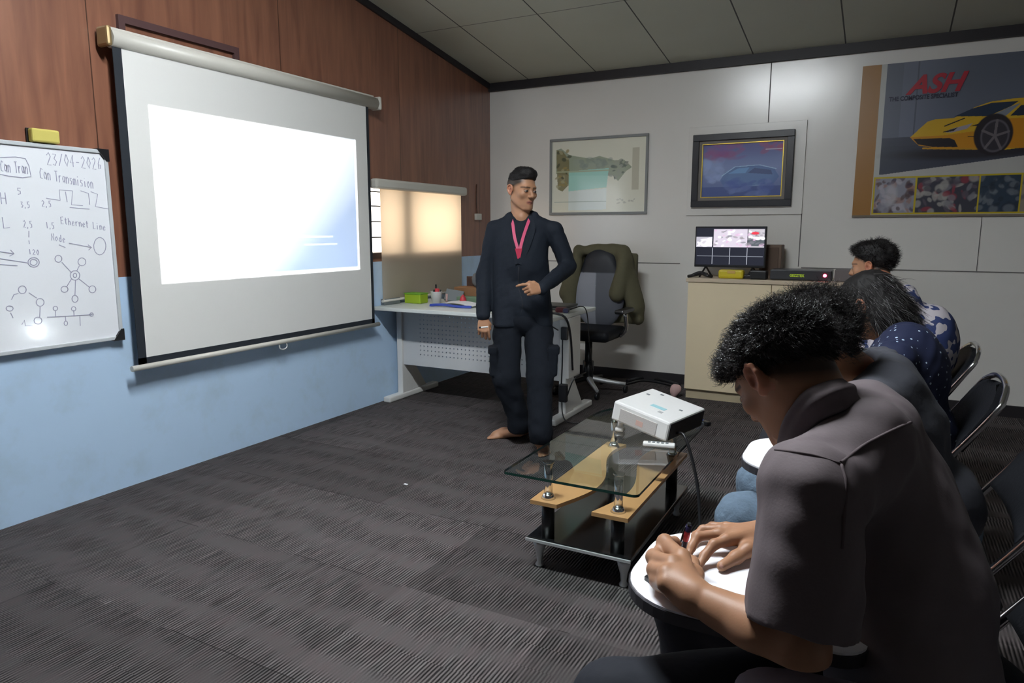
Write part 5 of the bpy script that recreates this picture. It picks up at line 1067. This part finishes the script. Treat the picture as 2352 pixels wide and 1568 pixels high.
tablet_chair(2.12, 'folding chair of the person in blue jeans, its dark back at the right edge', dx=.06)
tablet_chair(2.92, 'folding chair with rounded black backrest and chrome tube behind the polka-dot shirt')
tablet_chair(3.74, 'farthest folding chair, small black backrest beside the patterned white shirt')
# ================================================================ nearest person, writing
COLP = [(1792, 1020), (1802, 985), (1818, 950), (1842, 920), (1872, 898), (1905, 884), (1935, 878), (1950, 884)]
def writer():
    root = person_root('nearest seated person in a grey-brown short-sleeved shirt, writing with the left hand', (.1, 1.3, 0))
    Up = np.array([0, 0, 1.]); R = head_frame((-.85, .53), .74, .0)
    ear = at(1731, 872, 1.20); hc = ear - R @ np.array([-.082, -.004, .0])
    c7 = at(1908, 978, 1.24); S = SDF(); add_head(S, hc, R, .97)
    S.cap(hc + R @ np.array([0, -.030, -.045]), c7, .056, .056, .03); S.cap(hc + R @ np.array([0, .0, -.075]), c7 + np.array([-.02, 0, -.05]), .044, .05, .03)
    S.cap(hc + R @ np.array([-.050, -.035, -.03]), c7 + np.array([.0, -.04, -.01]), .022, .028, .03)
    Vh, Qh = S.mesh(.0028)
    # left arm and writing hand
    T = .692; z3 = lambda px, py, h: zpl(px, py, h)
    sh = np.array([-.075, 1.135, .940]); el = zpl(1832, 1492, .700); wr = zpl(1592, 1368, T + .034)
    S = SDF(); S.cap(sh, el, .050, .043, .02); fa = el + (wr - el) * .35; S.cap(el, fa, .044, .043, .02); S.cap(fa, wr, .043, .0265, .02); S.ell(wr, (.024, .024, .022), None, .012)
    mcp = [z3(1566, 1278, T + .062), z3(1544, 1292, T + .064), z3(1530, 1314, T + .058), z3(1528, 1338, T + .048)]
    for m_, r_ in zip(mcp, (.0140, .0135, .013, .012)): S.cap(wr, m_, .020, r_, .018)
    pip = [z3(1526, 1243, T + .056), z3(1503, 1278, T + .046), z3(1503, 1306, T + .037), z3(1508, 1330, T + .027)]
    for a_, b_ in zip(pip, pip[1:]): S.cap(a_, b_, .0095, None, .012)
    for a_, b_ in zip(mcp, pip): S.cap(a_ - Up * .006, b_ - Up * .006, .0105, None, .012)
    S.cap((mcp[0] + pip[0]) / 2 - Up * .010, z3(1565, 1290, T + .02), .011, .010, .012)
    S.cap((wr + mcp[1]) / 2 - Up * .006, (wr + mcp[2]) / 2 - Up * .012, .022, .022, .014)
    S.path([mcp[0], z3(1527, 1243, T + .060), z3(1548, 1246, T + .034), z3(1570, 1268, T + .018)], [.0125, .0118, .0108, .0090], .010)
    S.path([mcp[1], z3(1501, 1278, T + .048), z3(1515, 1286, T + .020), z3(1545, 1290, T + .012)], [.0125, .0118, .0105, .009], .008)
    S.path([mcp[2], z3(1502, 1306, T + .038), z3(1512, 1312, T + .016), z3(1540, 1316, T + .010)], [.0110, .0104, .0095, .008], .006)
    S.path([mcp[3], z3(1507, 1330, T + .028), z3(1516, 1340, T + .012), z3(1544, 1345, T + .009)], [.0100, .0092, .0085, .007], .006)
    S.path([wr + (mcp[0] - wr) * .25 + np.array([.005, .012, -.008]), z3(1596, 1318, T + .036), z3(1590, 1292, T + .028), z3(1576, 1276, T + .020)], [.018, .0140, .0110, .009], .012)
    S.cap(z3(1530, 1340, T + .022), wr - Up * .006, .018, .02, .012)
    S.clip((0, 0, T + .001), (0, 0, -1), .002)
    Va, Qa = S.mesh(.0026)
    # right forearm and flat hand
    S = SDF(); wr2 = zpl(1752, 1226, T + .030); el2 = np.array([.02, 1.60, .72]); sh2 = np.array([-.045, 1.50, .95]); S.cap(el2, wr2, .042, .026, .02); S.cap(sh2, el2, .05, .043, .02)
    m2 = [z3(1668, 1240, T + .040), z3(1652, 1226, T + .038), z3(1655, 1216, T + .032), z3(1668, 1210, T + .026)]
    for m_, r_ in zip(m2, (.0125, .012, .0115, .0105)): S.cap(wr2, m_, .019, r_, .014)
    S.path([m2[0], z3(1640, 1250, T + .036), z3(1618, 1276, T + .020), z3(1606, 1298, T + .010)], [.0112, .0100, .0088, .0075], .006)
    S.path([m2[1], z3(1602, 1232, T + .034), z3(1588, 1256, T + .020), z3(1580, 1276, T + .010)], [.0110, .0098, .0086, .0072], .006)
    S.path([m2[2], z3(1615, 1216, T + .026), z3(1598, 1230, T + .016), z3(1592, 1246, T + .009)], [.0105, .0094, .0084, .007], .006)
    S.path([m2[3], z3(1636, 1208, T + .020), z3(1622, 1214, T + .012), z3(1614, 1224, T + .008)], [.0098, .0086, .0076, .0066], .006)
    S.path([wr2 + (m2[0] - wr2) * .2 - Up * .006, z3(1718, 1262, T + .026), z3(1690, 1280, T + .016), z3(1658, 1300, T + .0105)], [.017, .0135, .0118, .0098], .010)
    S.clip((0, 0, T + .001), (0, 0, -1), .002); Vr, Qr = S.mesh(.0028)
    # torso and legs
    S = SDF(); hl, hr = np.array([.07, 1.26, .555]), np.array([.07, 1.39, .555]); kl, kr = np.array([-.37, 1.115, .475]), np.array([-.33, 1.47, .50]); al, ar = np.array([-.33, 1.10, .08]), np.array([-.30, 1.49, .08])
    S.ell(at(1975, 1150, 1.30), (.08, .12, .12), None, .05); S.ell(at(2030, 1500, 1.20), (.08, .11, .14), None, .06); S.cap(c7, at(1975, 1150, 1.30), .06, .08, .05)
    for h, k_, a in ((hl, kl, al), (hr, kr, ar)): S.cap(h, k_, .075, .055, .03); S.cap(k_, a, .052, .036, .02); S.cap(a - Up * .04, a + np.array([-.16, 0, -.045]), .034, .026, .03)
    S.cap(sh, (-.01, 1.33, .92), .045, .06, .03); S.cap(sh2, (-.01, 1.33, .92), .045, .06, .03); Vb, Qb = S.mesh(.012)
    def fade(x, y, z):
        hl_ = np.where(y < .0, -.062 - .55 * np.minimum(y + .02, 0) * 0 + .62 * (y + .10) * (y > -.10), .012 + .95 * y)
        return np.clip((z - hl_ + .012) / .030, 0, .9) * (y < .08) * (np.abs(x) < .0775)
    V, Q = join([(Vh, Qh), (Va, Qa), (Vr, Qr), (Vb, Qb)]); col = head_color(V, hc, R, .97, fade=fade); col[len(Vh):] = np.array(SKIN) * [1.0, 1.0, 1.0]
    q = V[len(Vh):]
    for tip, rr in ((z3(1655, 1299, T + .018), .0085),): m_ = np.linalg.norm(V - tip, axis=1) < rr; col[m_] = (.52, .30, .24)
    link('body', np_mesh('body', V, Q, col), M_SKIN, root)
    # hair
    S = SDF(); W = lambda *p: hc + R @ (np.array(p) * .97)
    S.ell(W(0, -.012, .040), np.array([.080, .103, .082]), R, .01); S.ell(W(0, .062, .048), np.array([.064, .046, .050]), R, .03); S.ell(W(0, -.04, .044), np.array([.074, .066, .064]), R, .03)
    S.clip(W(0, .0, .020), R @ np.array([0, .42, -1.]), .012); S.clip(W(0, -.05, -.048), R @ np.array([0, -.12, -1.]), .02)
    for sx in (-1, 1): S.ell(W(.080 * sx, -.004, -.004), np.array([.022, .022, .032]), R, .008, '-')
    V, Q = S.mesh(.004); N = vnormals(V, Q); V2 = V + N * (.0045 * vnoise(V, 170, 6) + .0025 * vnoise(V, 380, 7))[:, None]; ql = (V2 - hc) @ R
    comb = lambda P: unit_rows(((P - hc) @ R * [1, 1.1, .2] + [0, .035, .01]) @ R.T)
    e1 = strands('h', V2, N, ql[:, 2] > .03, 6500, .013, root, comb, 5, 1.3, .0010, .20, 9); e2 = strands('h', V2, N, ql[:, 2] <= .035, 2600, .011, root, lambda P: np.tile(R @ np.array([0, -.3, -.9]), (len(P), 1)), 8, .3, .0006, .35, 4)
    hair_object(root, V2, Q, [e1, e2])
    # shirt
    S = SDF(); k = .05
    S.ell(at(1990, 1150, 1.30), (.142, .180, .150), None, k); S.ell(at(2050, 1340, 1.24), (.152, .175, .17), None, k); S.ell(at(2080, 1600, 1.16), (.14, .175, .15), None, k)
    S.cap(np.array([-.01, 1.25, .985]), sh + np.array([.01, .03, -.015]), .075, .082, k); S.cap(np.array([-.01, 1.40, .985]), sh2 + np.array([.01, -.02, -.02]), .075, .082, k); S.cap(np.array([.0, 1.33, .96]), np.array([.02, 1.35, .85]), .085, .11, k); S.cap(at(1865, 1015, 1.22), at(1975, 945, 1.30), .040, .050, .04)
    cu = sh + (el - sh) * .80; d1 = unit(el - sh); S.cap(sh, sh + d1 * .10, .078, .070, .03)
    cu2 = sh2 + (el2 - sh2) * .8; S.cap(sh2, cu2, .074, .074, .03)
    S.cap(hc + R @ np.array([0, -.02, -.08]), c7, .050, .052, .01, '-')
    V, Q = S.mesh(.006)
    S = SDF(); S.cap(sh, cu + d1 * .05, .081, .081, .02); S.cap(cu - d1 * .05, cu + d1 * .12, .066, .069, .002, '-'); S.clip(cu + d1 * .012, unit(d1 + np.array([-.02, 0, 0])), .003); Vs_, Qs_ = S.mesh(.005)
    V = relax(V, Q, 3); Vs_ = relax(Vs_, Qs_, 1); V, Q = join([(V, Q), (Vs_, Qs_)]); V = cloth(V, Q, .0050, 17, 21, (1, 1, .45)); V = cloth(V, Q, .0042, 46, 25, (1, 1, .22))
    MS = mat('grey_brown_shirt', (.125, .100, .108), .82, noise=.06, nscale=160, bump=.05, bscale=220)
    link('shirt', np_mesh('shirt', V, Q), MS, root)
    MSe = mat('shirt_seam', (.095, .072, .078), .85)
    for pts, w in (([(1780, 1032), (1815, 1036), (1870, 1045), (1930, 1064)], .004), ([(1932, 1062), (1960, 1040), (1985, 1022), (2012, 1007), (2040, 993), (2068, 980), (2092, 970)], .006), ([(1932, 1066), (1944, 1110), (1940, 1180), (1935, 1260)], .005)):
        q = on_surface(V, Q, pts, .0008)
        if len(q) > 2: g = B(); g.tube([tuple(p) for p in q], w * .5, n=6, res=5); g.build('seam', MSe, root)
    # collar
    P0_ = [np.array(p) for p in on_surface(Vh, Qh, COLP, .006)] 
    S = SDF(); P_ = smooth_path(P0_, 5); O_ = smooth_path([p - CF * .010 - CU * .008 + CR * .010 for p in P0_], 5); O2 = smooth_path([p - CF * .010 - CU * .030 + CR * .020 for p in P0_], 5)
    for P1_, r_ in ((P_, .0055), (O_, .0065), (O2, .0055)):
        for p0_, p1_ in zip(P1_, P1_[1:]): S.cap(p0_, p1_, r_, None, .006)
    for p0_, p1_ in list(zip(P_, O_)) + list(zip(O_, O2)): S.cap(p0_, p1_, .0050, None, .006)
    V, Q = S.mesh(.0035); V = cloth(V, Q, .0018, 60, 31, (1, 1, 1)); link('collar', np_mesh('collar', V, Q), MS, root)
    # pale undershirt hem at the waist and dark trousers
    S = SDF(); S.ell(at(1890, 1630, 1.06), (.13, .05, .05), None, .03); V, Q = S.mesh(.009); V = cloth(V, Q, .004, 40, 3); link('undershirt', np_mesh('undershirt', V, Q), mat('mauve_cloth', (.22, .19, .23), .85), root)
    S = SDF(); k = .04
    S.ell((.13, 1.30, .54), (.16, .18, .10), None, k)
    for h, k_, a in ((hl, kl, al), (hr, kr, ar)): S.cap(h, k_, .098, .078, k); S.cap(k_, a + Up * .03, .076, .062, .03)
    V, Q = S.mesh(.009); V = cloth(V, Q, .004, 26, 14); link('trousers', np_mesh('trousers', V, Q), mat('black_trousers', (.005, .007, .014), .85, bump=.1), root)
    # pen, red-tipped item and pad
    tip = z3(1562, 1292, T + .003); top = at(1582, 1207, 1.315); pen = thing('ballpoint_pen', 'dark blue pen held upright by the nearest writing person', 'pen', tuple(tip)); d = unit(top - tip); L = np.linalg.norm(top - tip)
    g = B(); g.cyl(tuple(tip + d * .02), tuple(top), .0052, .0056, n=16); g.build('barrel', mat('pen_navy', (.02, .015, .05), .3), pen); g = B(); g.cyl(tuple(tip), tuple(tip + d * .02), .0012, .0050, n=12); g.build('tip', M_SILVER, pen)
    g = B(); sd = unit(np.cross(d, CF)); g.tube([tuple(top - d * .003 + sd * .006), tuple(top - d * .04 + sd * .008)], .0018, n=6); g.build('clip', M_BLACK, pen); g = B(); g.cyl(tuple(top - d * .035), tuple(top - d * .012), .0061, n=16); g.build('red_band', M_RED, pen); g = B(); g.cyl(tuple(top), tuple(top + d * .006), .0035, n=12); g.build('button', M_BLACK, pen)
    a = z3(1598, 1229, T); g = B(); g.box(a[0] - .006, a[0] + .008, a[1] - .012, a[1] + .012, T, T + .004, .001); tag(g.build('red_marker_tab', M_RED), 'small red tab at the far edge of the nearest writing tablet', 'tab')
    q = [z3(1480, 1332, T), z3(1500, 1318, T), z3(1600, 1398, T), z3(1588, 1412, T)]; ph = thing('phone', 'dark phone lying on the tablet under the writing hand', 'phone', tuple(q[0]))
    g = B(); g.prism([(p[0], p[1]) for p in q], 'z', T + .0006, T + .008); g.build('case', M_BLACK, ph)
def unit_rows(a): return a / (np.linalg.norm(a, axis=1, keepdims=True) + 1e-9)
writer()
# ================================================================ three more seated people
def sitter(label, yc, hc, R, hs, shirt_mat, shirt_fn, trouser, hair, c7, lean=0.0, skin=SKIN, seed=1, collar=True, shz=.93, shx=.02, dz=0.0, tx=0.0):
    root = person_root(label, (.1, yc, 0)); Up = np.array([0, 0, 1.])
    S = SDF(); add_head(S, hc, R, hs); S.cap(hc + R @ np.array([0, -.030, -.05]), c7, .050, .052, .03); Vh, Qh = S.mesh(.0045)
    T = .692; shl, shr = np.array([shx, yc - .175, shz]), np.array([shx, yc + .175, shz]); ell_, elr = np.array([-.04, yc - .22, .70]), np.array([-.04, yc + .22, .70]); wl, wr = np.array([-.08, yc - .09, T + .028]), np.array([-.07, yc + .06, T + .028])
    S = SDF()
    for s_, e_, w_, sg in ((shl, ell_, wl, 1), (shr, elr, wr, -1)):
        S.cap(s_, e_, .048, .04, .02); S.cap(e_, w_, .04, .025, .02)
        Y = unit(np.array([-1, .25 * sg, 0.])); X = np.array([-Y[1], Y[0], 0]) * (1 if sg > 0 else -1); X = X if X[1] * sg > 0 else -X
        fingers(S, w_, X, Y, Up, [(.35, .45, .3)] * 4, s=.95); thumb(S, w_, X, Y, Up, [(.018, .018, -.006), (.040, .040, -.008), (.046, .066, -.012), (.040, .088, -.014)], .95)
    Va, Qa = S.mesh(.0048)
    hl, hr = np.array([.12, yc - .09, .555]), np.array([.12, yc + .09, .555]); kl, kr = np.array([-.30, yc - .16, .525]), np.array([-.30, yc + .16, .525]); al, ar = np.array([-.27, yc - .17, .08]), np.array([-.27, yc + .17, .08])
    S = SDF(); S.ell((.09, yc, .80 + dz), (.08, .13, .15), None, .05); S.ell((.12, yc, .60), (.09, .12, .12), None, .06); S.cap(c7, (.08, yc, .83 + dz), .055, .08, .05)
    for h, k_, a in ((hl, kl, al), (hr, kr, ar)): S.cap(h, k_, .072, .052, .03); S.cap(k_, a, .05, .035, .02); S.cap(a - Up * .04, a + np.array([-.16, 0, -.045]), .034, .026, .03)
    Vb, Qb = S.mesh(.014); V, Q = join([(Vh, Qh), (Va, Qa), (Vb, Qb)]); col = head_color(V, hc, R, hs, skin=skin, fade=hair.get('fade')); col[len(Vh):] = skin
    link('body', np_mesh('body', V, Q, col), M_SKIN, root)
    S = SDF(); W = lambda *p: hc + R @ (np.array(p) * hs)
    for c_, r_, k in hair['ell']: S.ell(W(*c_), np.array(r_) * hs, R, k)
    for p_, n_, k in hair['clip']: S.clip(W(*p_), R @ np.array(n_, float), k)
    V, Q = S.mesh(.0055); N = vnormals(V, Q); V2 = V + N * (hair.get('bump', .003) * vnoise(V, hair.get('bf', 150), seed))[:, None]; ql = (V2 - hc) @ R
    cm = hair.get('comb', (0, .3, -.4)); comb = lambda P: unit_rows(((P - hc) @ R * [1, 1, .2] + cm) @ R.T) if hair.get('radial', True) else np.tile(R @ unit(cm), (len(P), 1))
    ex = strands('h', V2, N, ql[:, 2] > hair.get('zmin', -.2), hair['n'], hair['len'], root, comb, seed, hair.get('curl', .6), hair.get('rad', .001), hair.get('lift', .3), 7); hair_object(root, V2, Q, [ex])
    S = SDF(); k = .05
    S.ell((.10 + tx, yc, .80 + dz), (.135 + tx * .5, .185, .19), None, k); S.ell((.14, yc, .60), (.14, .175, .14), None, k); S.cap((shx + .04, yc - .06, shz + .035), shl + np.array([.0, .02, -.005]), .070, .072, k); S.cap((shx + .04, yc + .06, shz + .035), shr + np.array([.0, -.02, -.005]), .070, .072, k); S.cap(c7 + np.array([.03, 0, -.04]), (.10 + tx, yc, .82 + dz), .070, .12, k)
    if shirt_fn: shirt_fn(S)
    for s_, e_ in ((shl, ell_), (shr, elr)): S.cap(s_, s_ + (e_ - s_) * .85, .068, .066, .03)
    S.cap(hc + R @ np.array([0, -.02, -.07]), c7, .058, .064, .01, '-')
    V, Q = S.mesh(.009); V = relax(V, Q, 2); V = cloth(V, Q, .006, 20, seed + 3); V = cloth(V, Q, .003, 50, seed + 4); link('shirt', np_mesh('shirt', V, Q), shirt_mat, root)
    if collar:
        ax = unit(c7 - hc); u = unit(np.cross(ax, (0, 1., 0))); v = np.cross(ax, u); S = SDF()
        for i in range(18):
            a, b = 2 * math.pi * i / 18, 2 * math.pi * (i + 1) / 18; rg = lambda rad, off, t: c7 + ax * off + rad * (math.cos(t) * v + math.sin(t) * u)
            S.cap(rg(.066, -.004, a), rg(.066, -.004, b), .008, None, .02); S.cap(rg(.080, .020, a), rg(.080, .020, b), .009, None, .02); S.cap(rg(.094, .040, a), rg(.094, .040, b), .009, None, .02)
        V, Q = S.mesh(.006); link('collar', np_mesh('collar', V, Q), shirt_mat, root)
    S = SDF(); k = .04; S.ell((.13, yc, .54), (.15, .17, .10), None, k)
    for h, k_, a in ((hl, kl, al), (hr, kr, ar)): S.cap(h, k_, .092, .074, k); S.cap(k_, a + Up * .03, .074, .062, .03)
    V, Q = S.mesh(.010); V = cloth(V, Q, .005, 26, seed + 14); V = cloth(V, Q, .0025, 70, seed + 15); link('trousers', np_mesh('trousers', V, Q), trouser, root)
    return root
fade_s = lambda x, y, z: np.clip((z - (.0 + .9 * y)) / .03, 0, .95) * (y < .08) * (np.abs(x) < .077)
# second person
R2 = head_frame((-.85, .52), .75); h2 = at(1868, 785, 1.92)
sitter('second person from the camera, thick black hair, charcoal collared shirt and blue jeans', 2.12, h2, R2, 1.04,
       mat('charcoal_shirt', (.050, .052, .066), .85, noise=.1, nscale=90, bump=.15), None, mat('blue_jeans', (.11, .16, .22), .9, noise=.25, nscale=45, bump=.3, bscale=110),
       dict(ell=[((0, -.012, .040), (.094, .116, .094), .01), ((0, .05, .06), (.072, .066, .06), .04), ((0, -.06, .0), (.080, .066, .080), .04)], clip=[((0, .03, .0), (0, 1.2, -1.), .02), ((0, 0, -.095), (0, 0, -1.), .02)], n=5200, len=.022, curl=1.1, lift=.25, rad=.0010, bump=.007, bf=90, comb=(0, .02, 0), fade=fade_s),
       at(1975, 858, 1.98), seed=41, shz=.89, shx=-.01, dz=-.03, tx=-.045)
# third person: long straight hair, polka-dot shirt
def dots_mat():
    m, N, K, b = new_mat('polka_dot_cloth'); tc = N.new('ShaderNodeTexCoord'); v = N.new('ShaderNodeTexVoronoi'); v.inputs['Scale'].default_value = 42; v.inputs['Randomness'].default_value = .35; K.new(tc.outputs['Object'], v.inputs[0])
    l = N.new('ShaderNodeMath'); l.operation = 'LESS_THAN'; K.new(v.outputs['Distance'], l.inputs[0]); l.inputs[1].default_value = .18
    mx = N.new('ShaderNodeMix'); mx.data_type = 'RGBA'; K.new(l.outputs[0], mx.inputs[0]); mx.inputs[6].default_value = (.006, .011, .045, 1); mx.inputs[7].default_value = (.5, .62, .75, 1); K.new(mx.outputs[2], b.inputs['Base Color']); b.inputs['Roughness'].default_value = .8; return m
R3 = head_frame((-.9, .42), .55); h3 = at(2000, 702, 2.78)
sitter('third seated person with straight dark chin-length hair and a navy polka-dot shirt', 2.92, h3, R3, 1.02, dots_mat(), None, mat('black_skirt_cloth', (.012, .012, .018), .9),
       dict(ell=[((0, -.014, .040), (.088, .108, .096), .01), ((0, -.055, -.060), (.088, .078, .100), .04), ((.0, .03, .06), (.076, .07, .06), .03)], clip=[((0, .055, -.01), (0, 1.0, -.55), .02), ((0, 0, -.160), (0, .1, -1.), .01)], n=2600, len=.05, curl=.08, lift=.12, rad=.0012, bump=.0015, bf=200, comb=(0, -.25, -.95), radial=False),
       at(2050, 812, 2.84), seed=52, collar=False, shz=.885, shx=.05)
# fourth person: farthest, white and navy patterned shirt
def pat_mat():
    m, N, K, b = new_mat('patterned_cloth'); tc = N.new('ShaderNodeTexCoord'); v = N.new('ShaderNodeTexNoise'); v.inputs['Scale'].default_value = 20; v.inputs['Detail'].default_value = 1; K.new(tc.outputs['Object'], v.inputs[0])
    r = N.new('ShaderNodeValToRGB'); K.new(v.outputs[0], r.inputs[0]); r.color_ramp.interpolation = 'CONSTANT'; r.color_ramp.elements[0].color = (.02, .035, .12, 1); r.color_ramp.elements[1].position = .49; r.color_ramp.elements[1].color = (.42, .39, .42, 1); K.new(r.outputs[0], b.inputs['Base Color']); b.inputs['Roughness'].default_value = .8; return m
R4 = head_frame((-.97, .22), .12); h4 = at(2002, 612, 3.62)
sitter('farthest seated person with short black hair and a white shirt with navy pattern', 3.74, h4, R4, 1.0, pat_mat(), lambda S: S.ell((.20, 3.74, .80), (.13, .18, .20), None, .05), mat('dark_cloth', (.015, .015, .02), .9),
       dict(ell=[((0, -.020, .045), (.082, .104, .090), .01), ((0, .03, .085), (.066, .06, .04), .03)], clip=[((0, .0, .020), (0, .75, -1.), .012), ((0, -.05, -.06), (0, -.1, -1.), .02)], n=2600, len=.014, curl=.6, lift=.25, rad=.0012, bump=.004, bf=120, comb=(0, .02, 0), fade=fade_s),
       np.array([.04, 3.76, 1.035]), seed=63, collar=False, shz=.97, shx=.05)
